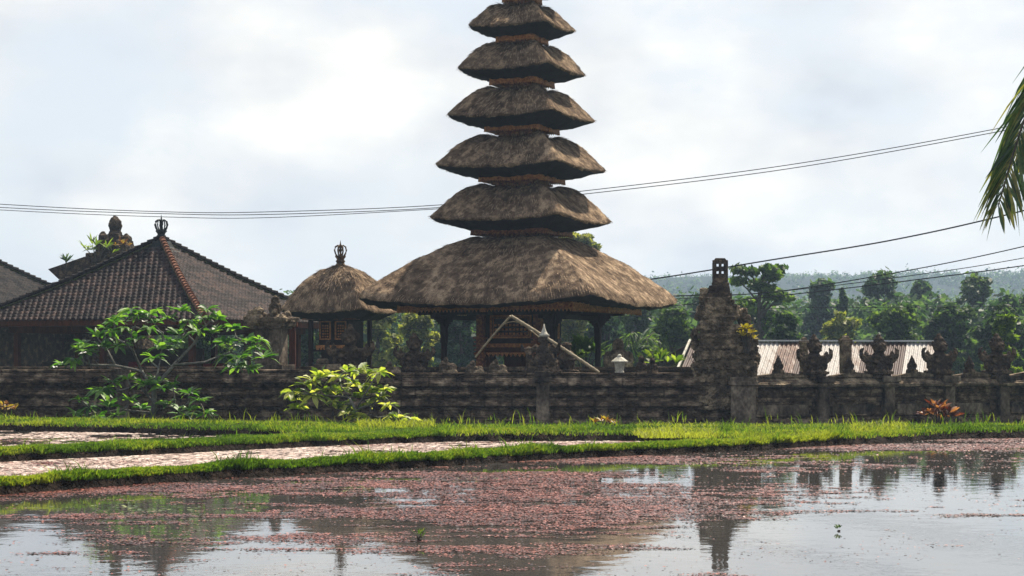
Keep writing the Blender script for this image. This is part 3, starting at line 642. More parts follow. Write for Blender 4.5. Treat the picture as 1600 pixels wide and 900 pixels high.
# right wall line, turned like the compound
wd_ = Vector((math.cos(R(24)), math.sin(R(24)), 0)); w0 = W(1160, 560, 44.0)
def on_wall(px, dz=0):
    # point of the right wall line seen at px
    k = (px - 800) / F; t_ = (k * w0.y - w0.x) / (wd_.x - k * wd_.y); return Vector((w0.x + wd_.x * t_, w0.y + wd_.y * t_, dz)), t_
def place_finial(loc, rz, label, scale=1.0, src=[None]):
    T = thing('winged_finial', label, 'stone finial', loc, rz, 'winged stone finials along the compound walls'); T.scale = (scale,) * 3
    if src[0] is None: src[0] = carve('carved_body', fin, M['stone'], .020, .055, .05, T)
    else:
        o = src[0].copy(); C.objects.link(o); o.parent = T
    return T
fl = [(1272, 'winged stone finial on the right wall, the one nearest the ruined tower'), (1373, 'winged stone finial on the right wall, just right of the upright stone slab'),
      (1467, 'winged stone finial on the right wall above the red leaved plant'), (1557, 'winged stone finial closest to the right edge of the photo')]
for i, (px, lb) in enumerate(fl):
    p_, t_ = on_wall(px, .93); place_finial(p_, R(24 + [4, -5, 3, -3][i]), lb, [1.0, 1.02, 1.04, 1.05][i])
place_finial(W(647, 0, 45)[:2] + (1.08,) if False else (*(W(647, 0, 45.2).xy), 1.02), R(8), 'winged stone finial standing free between the two thatched shrines', .95)
place_finial((*(W(547, 0, 44.6).xy), 1.02), R(-10), 'tall winged stone finial in front of the small thatched shrine', 1.15)

# ------------------------------------------------------------------ walls
def rough_box(b, x0, x1, y, dep, z0, z1, seg=.3, jit=.006):
    n = max(1, int((x1 - x0) / seg)); xs_ = np.linspace(x0, x1, n + 1); vs = []
    for x in xs_:
        for yy, z in ((y - dep, z0), (y - dep, z1), (y + .2, z1), (y + .2, z0)): vs.append((x, yy + random.uniform(-jit, jit), z + random.uniform(-jit, jit) * (1 if z > -.2 else 0)))
    fs = [(4 * i + k, 4 * i + 4 + k, 4 * i + 4 + (k + 1) % 4, 4 * i + (k + 1) % 4) for i in range(n) for k in range(4)] + [(0, 1, 2, 3), (4 * n + 3, 4 * n + 2, 4 * n + 1, 4 * n)]
    b.add(vs, fs)
def slope_cap(b, x0, x1, ya, za_, yb, zb_, steps=4):
    # weathered sloping courses, each lapping the one below
    for k in range(steps):
        f0, f1 = k / steps, (k + 1) / steps; n = int((x1 - x0) / .22); vs = []
        for i in range(n + 1):
            x = x0 + (x1 - x0) * i / n; j = random.uniform(-.012, .012); y0_, y1_ = ya + (yb - ya) * f0, ya + (yb - ya) * f1; z0_, z1_ = za_ + (zb_ - za_) * f0, za_ + (zb_ - za_) * f1
            vs += [(x, y0_ + j, z0_ - .01), (x, y0_ + j, z0_ + .018 + j * .5), (x, y1_ + .02, z1_ + .012 + j), (x, y1_ + .02, z0_ - .01)]
        b.add(vs, [(4 * i + q, 4 * i + 4 + q, 4 * i + 4 + (q + 1) % 4, 4 * i + (q + 1) % 4) for i in range(n) for q in range(4)])
def front_wall(label, x0, x1, top, loc, rz, pil, grp='compound wall sections'):
    T = thing('compound_wall', label, 'wall', loc, rz, grp)
    b = MB(); t_ = top
    lay = [(-.3, -.06, .16), (-.06, .19, .0), (.19, .23, .05), (.27, .37, .13), (.37, .40, .08), (.40, .50, .03), (.50, .53, .08), (.53, .60, .13), (.60, .63, .07), (.63, t_ - .30, .0)]
    for z0, z1, o_ in lay: rough_box(b, x0, x1, 0, o_, z0, z1 - .001 if z1 != .23 else z1 + .028)
    b.build('wall_body', M['wall'], T, bevel=.008)
    b = MB()
    for z0, z1, o_ in [(t_ - .30, t_ - .25, .17), (t_ - .05, t_, .06)]: rough_box(b, x0, x1, 0, o_, z0 + .001, z1)
    slope_cap(b, x0, x1, -.17, t_ - .25, -.02, t_ - .06)
    b.build('coping', M['wall'], T, bevel=.01)
    for q in pil:
        b = MB(); b.box(q, -.06, -.3, .40, .34, .24); b.box(q, -.05, -.06, .30, .26, t_ - .06 - .14); b.box(q, -.06, t_ - .2, .42, .36, .10); b.box(q, -.05, t_ - .1, .36, .30, .14)
        b.build('pilaster', M['panel'], T, jit=.006, bevel=.012)
    return T
WA = front_wall('dark compound wall section behind the plumeria and the tiled pavilion', -15.5, -3.0, 1.10, (0, 44, 0), 0, [-14.0, -8.9])
WB = front_wall('long dark compound wall section in front of the great thatched shrine', -3.0, 5.05, 1.03, (0, 43.97, 0), 0, [.70])
# right wall with framed panels
T = thing('compound_wall', 'lighter panelled compound wall section running to the right edge', 'wall', (w0.x, w0.y, 0), R(24), 'compound wall sections')
b = MB()
L_ = 12.5
for z0, z1, o_ in [(-.3, -.05, .12), (-.05, .36, .0), (.36, .41, .06), (.41, .55, .03), (.55, .63, .07), (.63, .70, .03)]: rough_box(b, .2, L_, 0, o_, z0, z1 - .001)
b.build('wall_body', M['wall'], T, bevel=.008)
b = MB()
for z0, z1, o_ in [(.70, .74, .26), (.90, .925, .05)]: rough_box(b, .2, L_, 0, o_, z0, z1 - .001)
slope_cap(b, .2, L_, -.27, .742, -.03, .91)
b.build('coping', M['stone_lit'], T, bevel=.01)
pt = [0.05] + [on_wall(x)[1] for x in (1282, 1384, 1478, 1563)]; st = pt[4] - pt[3]; pt += [pt[4] + st * k for k in (1, 2)]
for q in pt:
    b = MB(); b.box(q, -.05, -.3, .42, .36, .26); b.box(q, -.04, -.04, .28, .28, .84); b.box(q, -.05, .68, .40, .38, .10); b.box(q, -.05, .80, .50, .44, .14); b.build('pilaster', M['panel'], T, jit=.006, bevel=.012)
for a, c in zip(pt[:-1], pt[1:]):
    b = MB(); x0, x1 = a + .30, c - .30; rr = .09; z0, z1 = .02, .31
    # rounded-corner frame moulding
    pts = []
    for (xc, zc, a0) in ((x1 - rr, z1 - rr, 0), (x0 + rr, z1 - rr, 90), (x0 + rr, z0 + rr, 180), (x1 - rr, z0 + rr, 270)):
        pts += [(xc + rr * math.cos(R(a0 + k * 30)), -.012, zc + rr * math.sin(R(a0 + k * 30))) for k in range(4)]
    pts.append(pts[0]); b.tube(pts, .022, 5); b.build('panel_frame', M['wall'], T)
    b = MB(); b.box((x0 + x1) / 2, -.008, z0 + .03, x1 - x0 - .06, .012, z1 - z0 - .06); b.build('panel', M['panel'], T)
# low sloping ridge pieces on the right coping
for a, c in zip(pt[:-1], pt[1:]):
    b = MB(); mid = (a + c) / 2
    b.add([(a + .26, -.10, .925), (c - .26, -.10, .925), (c - .26, -.10, .955), (mid, -.10, 1.04), (a + .26, -.10, .955), (a + .26, .10, .925), (c - .26, .10, .925), (c - .26, .10, .955), (mid, .10, 1.04), (a + .26, .10, .955)],
          [(0, 1, 2, 3, 4), (9, 8, 7, 6, 5), (2, 7, 8, 3), (3, 8, 9, 4), (0, 4, 9, 5), (1, 6, 7, 2)])
    b.build('ridge_stone', M['stone_lit'], T, jit=.004)
# small pointed finials in the middle of each span
lbs = ['small pointed stone finial on the right wall beside the ruined tower', 'small pointed stone finial between the first and second winged finials', 'small pointed stone finial between the second and third winged finials', 'small pointed stone finial between the third and last winged finials']
sf = None
for (a, c), lb in zip(list(zip(pt[:-1], pt[1:]))[:4], lbs):
    q = (a + c) / 2 - .12; p_ = Vector((w0.x, w0.y, 0)) + wd_ * q; T2 = thing('pointed_finial', lb, 'stone finial', (p_.x, p_.y, 1.02), R(24), 'small pointed finials along the right wall')
    if sf is None: sf = carve('carved_body', [('b', 0, 0, -.03, .24, .2, .10), ('b', 0, 0, .07, .16, .16, .14), ('c', 0, 0, .2, .10, .01, .22), ('s', -.09, 0, .16, .05, .05, .07), ('s', .09, 0, .16, .05, .05, .07)], M['stone'], .018, .035, .05, T2)
    else: o = sf.copy(); C.objects.link(o); o.parent = T2
# upright slab at 1320 and inner stones
def slab(px, y0, y1, wpx, d, label, m='stone_lit', name='stone_slab'):
    T = thing(name, label, 'stone pillar', (*W(px, 0, d).xy, W(px, y1, d).z), R(20)); h = (y1 - y0) * d / F; w_ = wpx * d / F
    b = MB(); b.box(0, 0, 0, w_ * 1.25, w_ * .9, h * .12); b.box(0, 0, h * .12, w_, w_ * .7, h * .74); b.box(0, 0, h * .86, w_ * 1.12, w_ * .8, h * .08); b.box(0, 0, h * .94, w_ * .8, w_ * .6, h * .08, tx=.6)
    b.build('shaft', M[m], T, jit=.008, bevel=.02); return T
slab(1321, 526, 592, 17, 46.0, 'plain upright grey stone slab behind the right wall')
slab(1256, 528, 592, 12, 47.2, 'upright stone stub partly hidden behind the first winged finial')
# inner wall behind the front wall
T = thing('inner_wall', 'low dark inner wall just behind the front compound wall', 'wall', (0, 46.6, 0), 0)
b = MB(); rough_box(b, -15, 5.1, 0, 0, -.24, 1.06); rough_box(b, -15, 5.1, 0, .07, 1.062, 1.155); b.build('wall_body', M['stone'], T, bevel=.01)

# ------------------------------------------------------------------ ruined stone tower
u = 44 / F
tw = thing('stone_tower', 'crumbling carved stone tower with a pierced spire at the wall corner', 'stone tower', (*W(1130, 0, 44.25).xy, .0), R(-5))
def X_(px): return (px - 1130) * u
def Z_(py): return EYE + (HZ - py) * u
pr_ = []
def blk(x0, x1, y1, y0, dep): pr_.append(('b', (X_(x0) + X_(x1)) / 2, 0, Z_(y1), X_(x1) - X_(x0), dep, Z_(y0) - Z_(y1)))
blk(1084, 1182, 640, 566, .9); blk(1092, 1176, 570, 556, .82); blk(1086, 1174, 558, 548, .9); blk(1094, 1170, 550, 522, .76); blk(1095, 1148, 524, 514, .70); blk(1099, 1144, 516, 486, .60)
blk(1100, 1146, 488, 468, .62); blk(1094, 1106, 475, 450, .3); blk(1093, 1140, 472, 464, .66); blk(1150, 1176, 524, 508, .5); blk(1154, 1172, 510, 492, .4); blk(1158, 1167, 494, 482, .25)
for k_ in range(7):
    py = [484, 497, 516, 527, 545, 561, 577][k_]; hw_ = np.interp(py, [470, 490, 520, 560, 590], [20, 23, 33, 43, 47]); cx = np.interp(py, [470, 500, 530, 590], [1121, 1123, 1130, 1132])
    pr_.append(('b', X_(cx), -.05, Z_(py), 2 * hw_ * u, np.interp(py, [470, 590], [.66, .98]), random.uniform(.03, .08)))
    for s_ in (-1, 1):
        a_ = (X_(cx + s_ * hw_), -.3, Z_(py)); pr_.append(('t', [a_, (a_[0] + s_ * .07, -.32, a_[2] + .05), (a_[0] + s_ * .08, -.32, a_[2] + .13)], [.055, .04, .02]))
for _ in range(120):
    py = random.uniform(475, 585); hw_ = np.interp(py, [470, 490, 520, 560, 590], [22, 25, 34, 44, 47]); cx = np.interp(py, [470, 500, 530, 590], [1121, 1124, 1132, 1132])
    px = cx + random.uniform(-1, 1) * hw_; dep = np.interp(py, [470, 590], [.3, .5]); r = random.uniform(.04, .10)
    pr_.append(('s', X_(px), -dep * random.uniform(.7, 1), Z_(py), r * random.uniform(.8, 1.6), r, r * random.uniform(.7, 1.5)))
for _ in range(22):
    py = random.uniform(480, 580); s_ = random.choice((-1, 1)); hw_ = np.interp(py, [470, 490, 520, 560, 590], [26, 30, 44, 50, 50]); cx = np.interp(py, [470, 500, 530, 590], [1121, 1124, 1132, 1132]); r = random.uniform(.05, .09)
    pr_.append(('s', X_(cx + s_ * hw_), random.uniform(-.3, .2), Z_(py), r * 1.2, r, r * 1.5))
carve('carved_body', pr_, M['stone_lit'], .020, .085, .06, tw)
b = MB(); dp_ = .30
def sb(x0, x1, y1, y0, dep=.15, tx=1): b.box((X_(x0) + X_(x1)) / 2, 0, Z_(y1), X_(x1) - X_(x0), dep, Z_(y0) - Z_(y1), tx=tx, ty=1)
sb(1104, 1143, 470, 458, .5); sb(1106, 1141, 458, 446, .42, .9)
sb(1112, 1139, 446, 441, .36)
for x0, x1 in ((1113, 1119.6), (1122.8, 1127.4), (1130.6, 1137.5)): sb(x0, x1, 441, 409)
for y1, y0 in ((441, 427), (423, 415.5), (411.5, 408)): 
    sb(1118.9, 1123.1, y1, y0, .14); sb(1126.9, 1131.1, y1, y0, .14)
sb(1113, 1137.5, 409, 405.5, .155); sb(1115.5, 1135, 405.5, 402.5, .14, .75)
b.build('pierced_spire', M['stone'], tw, jit=.004, bevel=.012)
b = MB(); b.box(X_(1160), -.46, -.3, .56, .30, 1.05); b.box(X_(1160), -.46, .75, .66, .38, .10); b.box(X_(1160), -.46, .85, .60, .34, .08); b.build('pier_base', M['panel'], tw, jit=.006, bevel=.012)

# ------------------------------------------------------------------ guardian statue etc.
gd = thing('guardian_statue', 'seated stone guardian statue with pale pointed cap in front of the shrine cabinet', 'statue', (*W(850, 0, 44.4).xy, 1.02), R(-8))
g_ = [('b', 0, 0, -.05, .86, .5, .12), ('b', 0, 0, .05, .70, .45, .12), ('s', 0, 0, .32, .25, .2, .22), ('s', -.2, -.12, .25, .16, .17, .11), ('s', .2, -.12, .25, .16, .17, .11), ('s', 0, 0, .50, .20, .15, .18),
      ('s', 0, -.02, .76, .115, .12, .13), ('s', -.12, 0, .77, .03, .04, .06), ('s', .12, 0, .77, .03, .04, .06), ('s', 0, -.13, .76, .03, .03, .03),
      ('t', [(-.2, 0, .60), (-.33, -.05, .48), (-.30, -.2, .42)], [.075, .06, .05]), ('t', [(.2, 0, .60), (.33, -.05, .50), (.36, -.12, .64), (.38, -.12, .78)], [.075, .06, .05, .035]),
      ('b', -.34, 0, .1, .14, .2, .35), ('s', -.36, 0, .52, .1, .1, .1), ('t', [(-.36, 0, .5), (-.5, 0, .55), (-.52, 0, .66)], [.06, .05, .03])]
carve('body', g_, M['stone'], .020, .04, .05, gd)
b = MB(); b.lathe(0, 0, .84, [(.11, 0), (.13, .04), (.09, .07), (.06, .12), (.03, .20), (.008, .30)], 10); b.build('pointed_cap', M['white'], gd, smooth=True)
gd2 = thing('stone_statue', 'smaller stone figure with a round hat right of the capped guardian', 'statue', (*W(886, 0, 44.6).xy, 1.02), R(10))
carve('body', [('b', 0, 0, -.05, .5, .4, .12), ('s', 0, 0, .22, .19, .16, .22), ('s', 0, 0, .42, .14, .12, .14), ('s', 0, 0, .60, .10, .10, .10), ('c', 0, 0, .64, .14, .09, .07), ('t', [(.1, 0, .45), (.22, -.05, .35), (.12, -.15, .3)], [.06, .05, .04]), ('t', [(-.1, 0, .45), (-.22, -.05, .35), (-.12, -.15, .3)], [.06, .05, .04])], M['stone'], .018, .03, .05, gd2)
for px, h, lb in ((1002, .42, 'small dark stone bust on the wall right of the white lantern'), (1019, .36, 'smallest dark stone bust on the wall, second from the white lantern')):
    T = thing('stone_bust', lb, 'statue', (*W(px, 0, 44.2).xy, 1.02), 0, 'stone busts beside the lantern')
    carve('body', [('b', 0, 0, -.03, .26, .22, .08), ('s', 0, 0, h * .35, .13, .11, h * .32), ('s', 0, 0, h * .75, .075, .075, .085), ('c', 0, 0, h * .8, .05, .005, h * .25)], M['stone'], .016, .03, .05, T)
T = thing('stone_statue', 'tall blurred stone figure behind the white lantern', 'statue', (*W(966, 0, 49).xy, -.24), R(12))
carve('body', [('b', 0, 0, 0, .6, .5, 1.1), ('b', 0, 0, 1.1, .7, .6, .12), ('s', 0, 0, 1.5, .30, .24, .42), ('s', 0, 0, 1.95, .16, .15, .17), ('s', -.28, 0, 1.55, .12, .12, .25), ('s', .28, 0, 1.55, .12, .12, .25)], M['stone_lit'], .03, .05, .08, T)
for px, lb, hh in ((612, 'low rounded stone carving on the wall left of the free standing finial', .2), (700, 'small carved stone on the wall under the left post', .30), (742, 'low stone carving on the wall at the foot of the leaning bamboo', .22), (778, 'crouching stone carving on the wall under the shrine cabinet', .26)):
    T = thing('carved_stone', lb, 'carved stone', (*W(px, 0, 44.1).xy, 1.02), 0, 'low carved stones on the wall')
    carve('body', [('b', 0, 0, -.03, .42, .24, .09), ('s', -.08, 0, hh * .5, .13, .1, hh * .5), ('s', .10, 0, hh * .38, .11, .1, hh * .4), ('s', -.05, -.02, hh, .06, .06, .07)], M['stone_lit'], .018, .045, .05, T)
# lantern
T = thing('lantern', 'small cream white lantern with peaked lid on the compound wall', 'lantern', (*W(968, 0, 44.1).xy, 1.03), R(15))
b = MB(); b.lathe(0, 0, 0, [(.10, 0), (.10, .03), (.085, .04), (.12, .24)], 8, 6); b.build('lantern_box', M['white'], T)
b = MB(); b.lathe(0, 0, .242, [(.18, 0), (.18, .025), (.09, .10), (.05, .12), (.045, .16), (.01, .19)], 8, 6); b.build('lid', M['white'], T)
# bamboo poles
def bamboo(a, c, r, label):
    a, c = Vector(a), Vector(c); T = thing('bamboo_pole', label, 'pole', a, 0, 'bamboo poles leaning over the wall'); v = c - a; n = max(3, int(v.length / .16)); ps = []; rs = []
    for i in range(n + 1):
        for dt, k in ((-.02, 1), (0, 1.22), (.02, 1)): ps.append(v * min(max(i / n + dt / 2, 0), 1) + Vector((0, 0, .02 * math.sin(i / n * 3.1)))); rs.append(r * k)
    b = MB(); keep = [(p_, r_) for j, (p_, r_) in enumerate(zip(ps, rs)) if j == 0 or (p_ - ps[j - 1]).length > 1e-5]
    b.tube([k[0] for k in keep], [k[1] for k in keep], 7); b.build('cane', M['bamboo'], T, smooth=True)
ap = W(799, 494, 44.6)
bamboo(W(743, 558, 45.2), ap + Vector((-.02, 0, 0)), .026, 'left bamboo pole of the leaning pair in front of the shrine cabinet')
bamboo(W(936, 582, 44.0), ap, .036, 'longest bamboo pole slanting down to the right across the guardian statue')
bamboo(W(842, 527, 44.55), ap + Vector((.02, .07, -.03)), .018, 'short thin bamboo pole under the longest one')
T = thing('bamboo_hoop', 'thin bent bamboo hoop under the apex of the leaning poles', 'hoop', W(787, 507, 44.6)); b = MB()
b.tube([(0, 0, 0), (.10, 0, .05), (.22, 0, .07), (.34, 0, .05), (.44, 0, -.02)], .009, 5); b.build('cane', M['bamboo'], T)

# ------------------------------------------------------------------ crown finial
def crown(parent, z, s_, m='patina', name='crown_finial', ribs=8):
    b = MB(); b.lathe(0, 0, z, [(.30 * s_, -.12 * s_), (.24 * s_, .05 * s_), (.17 * s_, .14 * s_), (.22 * s_, .22 * s_), (.16 * s_, .30 * s_), (.24 * s_, .42 * s_), (.21 * s_, .46 * s_), (.14 * s_, .46 * s_)], 10)
    for k in range(10):
        a = k * .628; b.box(.22 * s_ * math.cos(a), .22 * s_ * math.sin(a), z + .40 * s_, .05 * s_, .05 * s_, .12 * s_, rz=a, tx=.2)
    for k in range(ribs):
        a = k * 2 * math.pi / ribs; ca, sa = math.cos(a), math.sin(a)
        b.tube([(r * s_ * ca, r * s_ * sa, z + h * s_) for r, h in ((.14, .42), (.24, .56), (.285, .72), (.25, .86), (.14, .93), (.05, .88), (.02, .82))], .032 * s_, 6)
    b.lathe(0, 0, z, [(.05 * s_, .45 * s_), (.04 * s_, .6 * s_), (.08 * s_, .72 * s_), (.03 * s_, .85 * s_), (.035 * s_, .97 * s_), (.005 * s_, 1.16 * s_)], 8)
    return b.build(name, M[m], parent)
# ------------------------------------------------------------------ tiled pavilion
def tile_roof(T, a, z0, z1, row=.2, colw=.2, m='tile', curve=.10, amp=.028, faces=4):
    sl = math.hypot(a, z1 - z0); nrow = int(sl / row); nv = nrow * 4; ncol = int(2 * a / colw); nxx = ncol * 6
    vs = np.linspace(0, 1, nv + 1); xs_ = np.linspace(-a, a, nxx + 1)
    Vv, Xx = np.meshgrid(vs * nrow, xs_, indexing='ij')
    rowi = np.floor(Vv - 1e-6); fr_ = Vv - rowi - 0; fr_ = np.where(fr_ > .999, 1, fr_)
    vn_ = Vv / nrow; hw_ = a * (1 - vn_); beyond = np.abs(Xx) > hw_; Xc = np.clip(Xx, -hw_, hw_)
    ph = (Xx / (2 * a) * ncol + .5 * (rowi % 2)); saw = (1 - fr_) * .06; wv = amp * np.sin(2 * np.pi * ph) + .012 * np.cos(4 * np.pi * ph)
    lift = saw + wv * 1.0
    nrm = np.array([0, -(z1 - z0) / sl, a / sl])
    z = z0 + (z1 - z0) * (vn_ - curve * np.sin(np.pi * vn_))
    Y = -hw_; P = np.stack([Xc, Y, z], -1) + nrm * lift[..., None]
    tid = (np.floor(ph) * 7.13 + rowi * 3.77); rn = np.abs(np.sin(tid * 12.9898) * 43758.5453) % 1
    b_ = beyond[:-1, :-1] & beyond[1:, 1:] & beyond[:-1, 1:] & beyond[1:, :-1]
    ii, jj = np.nonzero(~b_); q = ii * (nxx + 1) + jj; Fq = np.stack([q, q + 1, q + nxx + 2, q + nxx + 1], 1)
    cl = M[m]
    for k in range(faces):
        c_, s_ = math.cos(k * math.pi / 2), math.sin(k * math.pi / 2); PP = P.reshape(-1, 3); Q = np.stack([PP[:, 0] * c_ - PP[:, 1] * s_, PP[:, 0] * s_ + PP[:, 1] * c_, PP[:, 2]], 1)
        npmesh('tiled_slope', Q, Fq, cl, T, rnd=rn.ravel())
    # closed underside
    b = MB(); b.box(0, 0, z0 - .10, 2 * a - .12, 2 * a - .12, .04); b.build('soffit', M['wood'], T)
def hips(T, a, z0, z1, curve, n=30, w_=.17, near='tile_orange'):
    for k in range(4):
        b = MB(); sgn = [(1, -1), (1, 1), (-1, 1), (-1, -1)][k]; base = MB()
        pts = []
        for i in range(n + 1):
            f = i / n; pts.append(Vector((sgn[0] * a * (1 - f), sgn[1] * a * (1 - f), z0 + (z1 - z0) * (f - curve * math.sin(math.pi * f)) + .07)))
        base.tube([p_ - Vector((0, 0, .03)) for p_ in pts], .085, 6)
        for i in range(n):
            d = (pts[i + 1] - pts[i]); p0 = pts[i] - d * .12 + Vector((0, 0, .04)); p1 = pts[i + 1] + Vector((0, 0, .012)); b.tube([p0, p1], [.098, .075], 8)
        h = base.build('hip_ridge', M['moss'], T); b.build('ridge_tile', M[near if k == 0 else 'tile'], h)
pv = thing('tiled_pavilion', 'open pavilion with dark clay tiled pyramid roof and crown finial at the left', 'pavilion', (*W(252, 0, 57).xy, -.24), R(-23))
za = 4.86 + .24; ze = 2.43 + .24; pa = 3.92
tile_roof(pv, pa, ze, za, .19, .185, curve=.045); hips(pv, pa, ze, za, .045)
crown(pv, za - .02, .68)
b = MB(); b.lathe(0, 0, za - .32, [(.62, -.10), (.34, .12), (.26, .30)], 8, 5); b.build('apex_cap', M['patina'], pv)
b = MB()
for k in range(4):
    Mx = Matrix.Rotation(k * math.pi / 2, 4, 'Z'); b.box(0, -pa + .07, ze - .16, 2 * pa - .1, .05, .17, M=Mx); b.box(0, -pa + .85, ze - .34, 2 * pa - 1.6, .14, .18, M=Mx)
b.build('eave_beam', M['redwood'], pv)
for sx_ in (-1, 0, 1):
    for sy_ in (-1, 0, 1):
        if sx_ == 0 and sy_ == 0: continue
        b = MB(); b.box(sx_ * 2.95, sy_ * 2.95, .75, .30, .30, .22, tx=.8); b.box(sx_ * 2.95, sy_ * 2.95, .97, .15, .15, ze - .34 - .97); b.build('post', M['redwood'], pv)
b = MB(); b.box(0, 0, 0, 6.8, 6.8, .60); b.box(0, 0, .6, 7.0, 7.0, .15); b.build('platform', M['stone'], pv, bevel=.02)
b = MB(); b.box(-.9, 1.2, .75, 3.2, .12, 1.15); b.build('back_wall', mat('ochre_wall', [(.05, .035, .022), (.11, .075, .045)], 3), pv)
M['cloth'] = mat('red_cloth', [(.12, .012, .012), (.22, .02, .018)], 3)
for q in ((-.2, -1.0, .5, .75), (1.5, .6, .8, .7)): b = MB(); b.box(q[0], q[1], .75, q[2], .08, q[3]); b.build('red_cloth', M['cloth'], pv)
b = MB(); b.box(-2.0, -2.2, 1.15, .9, .5, .35); b.box(-2.0, -2.2, .75, .7, .4, .4); b.build('bench', M['wood'], pv)
# neighbouring grey roof at the left edge
p2 = thing('shingle_roofed_hall', 'grey shingle roofed hall cut off by the left edge of the photo', 'hall', (*W(-62, 0, 65).xy, -.24), R(-23))
za2 = EYE + (HZ - 384) * 65 / F + .24; ze2 = za2 - 2.5; tile_roof(p2, 4.0, ze2, za2, .16, .16, 'shingle', .03, .006); hips(p2, 4.0, ze2, za2, .03, near='shingle')
for sx_ in (-1, 1):
    for sy_ in (-1, 1):
        b = MB(); b.box(sx_ * 3.1, sy_ * 3.1, 0, .2, .2, ze2); b.build('post', M['wood'], p2)
b = MB(); b.box(0, .5, 0, 5.2, 5.2, ze2 - .1); b.build('hall_wall', M['stone'], p2)

# ------------------------------------------------------------------ stone gate behind the pavilion
u2 = 66 / F
gt = thing('stone_gate', 'mossy stone gate crest with round carved top behind the tiled roof', 'gate', (*W(180, 0, 66).xy, -.24), R(-10))
def x2(px): return (px - 180) * u2
def z2(py): return EYE + (HZ - py) * u2 + .24
q = []
def bk(x0, x1, y1, y0, dep): q.append(('b', (x2(x0) + x2(x1)) / 2, 0, z2(y1), x2(x1) - x2(x0), dep, z2(y0) - z2(y1)))
bk(130, 235, 580, 430, 1.2); bk(118, 230, 432, 408, 1.1); bk(140, 215, 410, 396, 1.0); bk(155, 206, 398, 385, .9); bk(156, 204, 386, 376, .8); bk(155, 166, 380, 366, .4); bk(194, 204, 380, 369, .4); bk(170, 190, 378, 366, .5)
q += [('s', 0, 0, z2(352), .24, .22, .32), ('s', 0, 0, z2(366), .25, .23, .12), ('s', 0, 0, z2(341), .10, .10, .10), ('s', x2(160), 0, z2(366), .10, .11, .11), ('s', x2(199), 0, z2(370), .10, .11, .11), ('s', x2(178), 0, z2(372), .28, .23, .09)]
carve('carved_body', q, M['stone'], .035, .08, .10, gt)
b = MB(); b.add([(x2(80), -.6, z2(421)), (x2(140), -.6, z2(402)), (x2(150), -.6, z2(404)), (x2(150), -.6, z2(440)), (x2(98), -.6, z2(437)), (x2(80), .6, z2(421)), (x2(140), .6, z2(402)), (x2(150), .6, z2(404)), (x2(150), .6, z2(440)), (x2(98), .6, z2(437))],
    [(0, 4, 3, 2, 1), (5, 6, 7, 8, 9), (0, 1, 6, 5), (1, 2, 7, 6), (3, 4, 9, 8), (4, 0, 5, 9), (2, 3, 8, 7)]); b.build('stone_eave', M['stone'], gt, bevel=.02)

# ------------------------------------------------------------------ grey pillar shrine right of the pavilion
u3 = 45.5 / F
sp_ = thing('stone_pillar_shrine', 'grey stone pillar shrine with crumbling carved head right of the tiled pavilion', 'shrine', (*W(424, 0, 45.5).xy, 0), R(-18))
def z3(py): return EYE + (HZ - py) * u3
b = MB(); b.box(0, 0, -.24, .95, .8, .6); b.box(0, 0, .36, .75, .65, .6); b.box(0, 0, z3(578), .90, .75, .12); b.box(0, 0, z3(570), .62, .5, z3(512) - z3(570)); b.box(-.18, -.262, z3(560), .22, .02, .55); b.box(0, 0, z3(514), .80, .66, .07); b.build('pillar', M['panel'], sp_, jit=.005, bevel=.015)
q = [('b', 0, 0, z3(510), .95, .7, .12), ('b', 0, 0, z3(503), 1.1, .8, .10)]
for _ in range(34): r = random.uniform(.05, .12); q.append(('s', random.uniform(-.55, .55), random.uniform(-.4, .1), z3(random.uniform(487, 510)), r * 1.2, r, r))
q += [('s', .12, -.05, z3(482), .16, .15, .18), ('s', .12, -.05, z3(470), .10, .10, .14), ('s', -.35, -.1, z3(488), .12, .1, .12)]
carve('carved_head', q, M['stone_lit'], .026, .07, .07, sp_)

# ------------------------------------------------------------------ small thatched shrine
ds = 53.5; us = ds / F
sh = thing('thatched_shrine', 'small thatched shrine with gilded doors and spiky crown finial', 'shrine', (*W(532, 0, ds).xy, -.24), R(-20))
def z4(py): return EYE + (HZ - py) * us + .24
hf = 184 / 2 * us / 1.235
thatch(sh, hf, z4(481), 64 * us, [(.02, 1.02), (.10, 1.01), (.24, .97), (.42, .87), (.60, .68), (.78, .40), (.92, .12), (1.0, -.02)], [(.98, .08), (.85, .20), (.68, .30), (.30, .36)], 0, 12, 8000, p_eave=9, p_top=2.8, sag=.08, valley=.04)
crown(sh, z4(417) + .02, .62, 'bronze')
b = MB(); b.box(0, 0, 0, 1.5, 1.5, .75); b.box(0, 0, .75, 1.35, 1.35, .12); b.build('plinth', M['stone'], sh, bevel=.02)
b = MB(); zc0, zc1 = z4(545), z4(500); b.box(0, .05, zc0, .95, .9, zc1 - zc0); b.box(0, 0, .87, .8, .8, zc0 - .87); b.box(0, 0, zc0 - .08, 1.15, 1.1, .07)
cab = b.build('cabinet', M['wood'], sh)
for xo in (-.27, .2):
    b = MB(); frame(b, xo - .17, xo + .17, z4(531), z4(502), -.42, .035)
    for j in range(5):
        for i in (-1, 0, 1): b.box(xo + i * .07, -.41, z4(529) + .03 + j * .075, .04, .03, .045)
    b.build('gilded_door', M['gold'], cab)
b = MB(); b.box(0, -.55, zc0 + .02, .95, .08, .08)
for i in range(9): b.box(-.42 + i * .105, -.59, zc0 - .03, .06, .03, .09)
b.build('gilded_rail', M['gold'], cab)
for sx_ in (-1, 1):
    for sy_ in (-1, 1): b = MB(); b.box(sx_ * .62, sy_ * .6, .87, .11, .11, z4(496) - .87); b.build('post', M['wood'], sh)
b = MB(); b.box(0, 0, z4(500), 1.6, 1.6, .10); b.build('roof_beam', M['goldred'], sh)
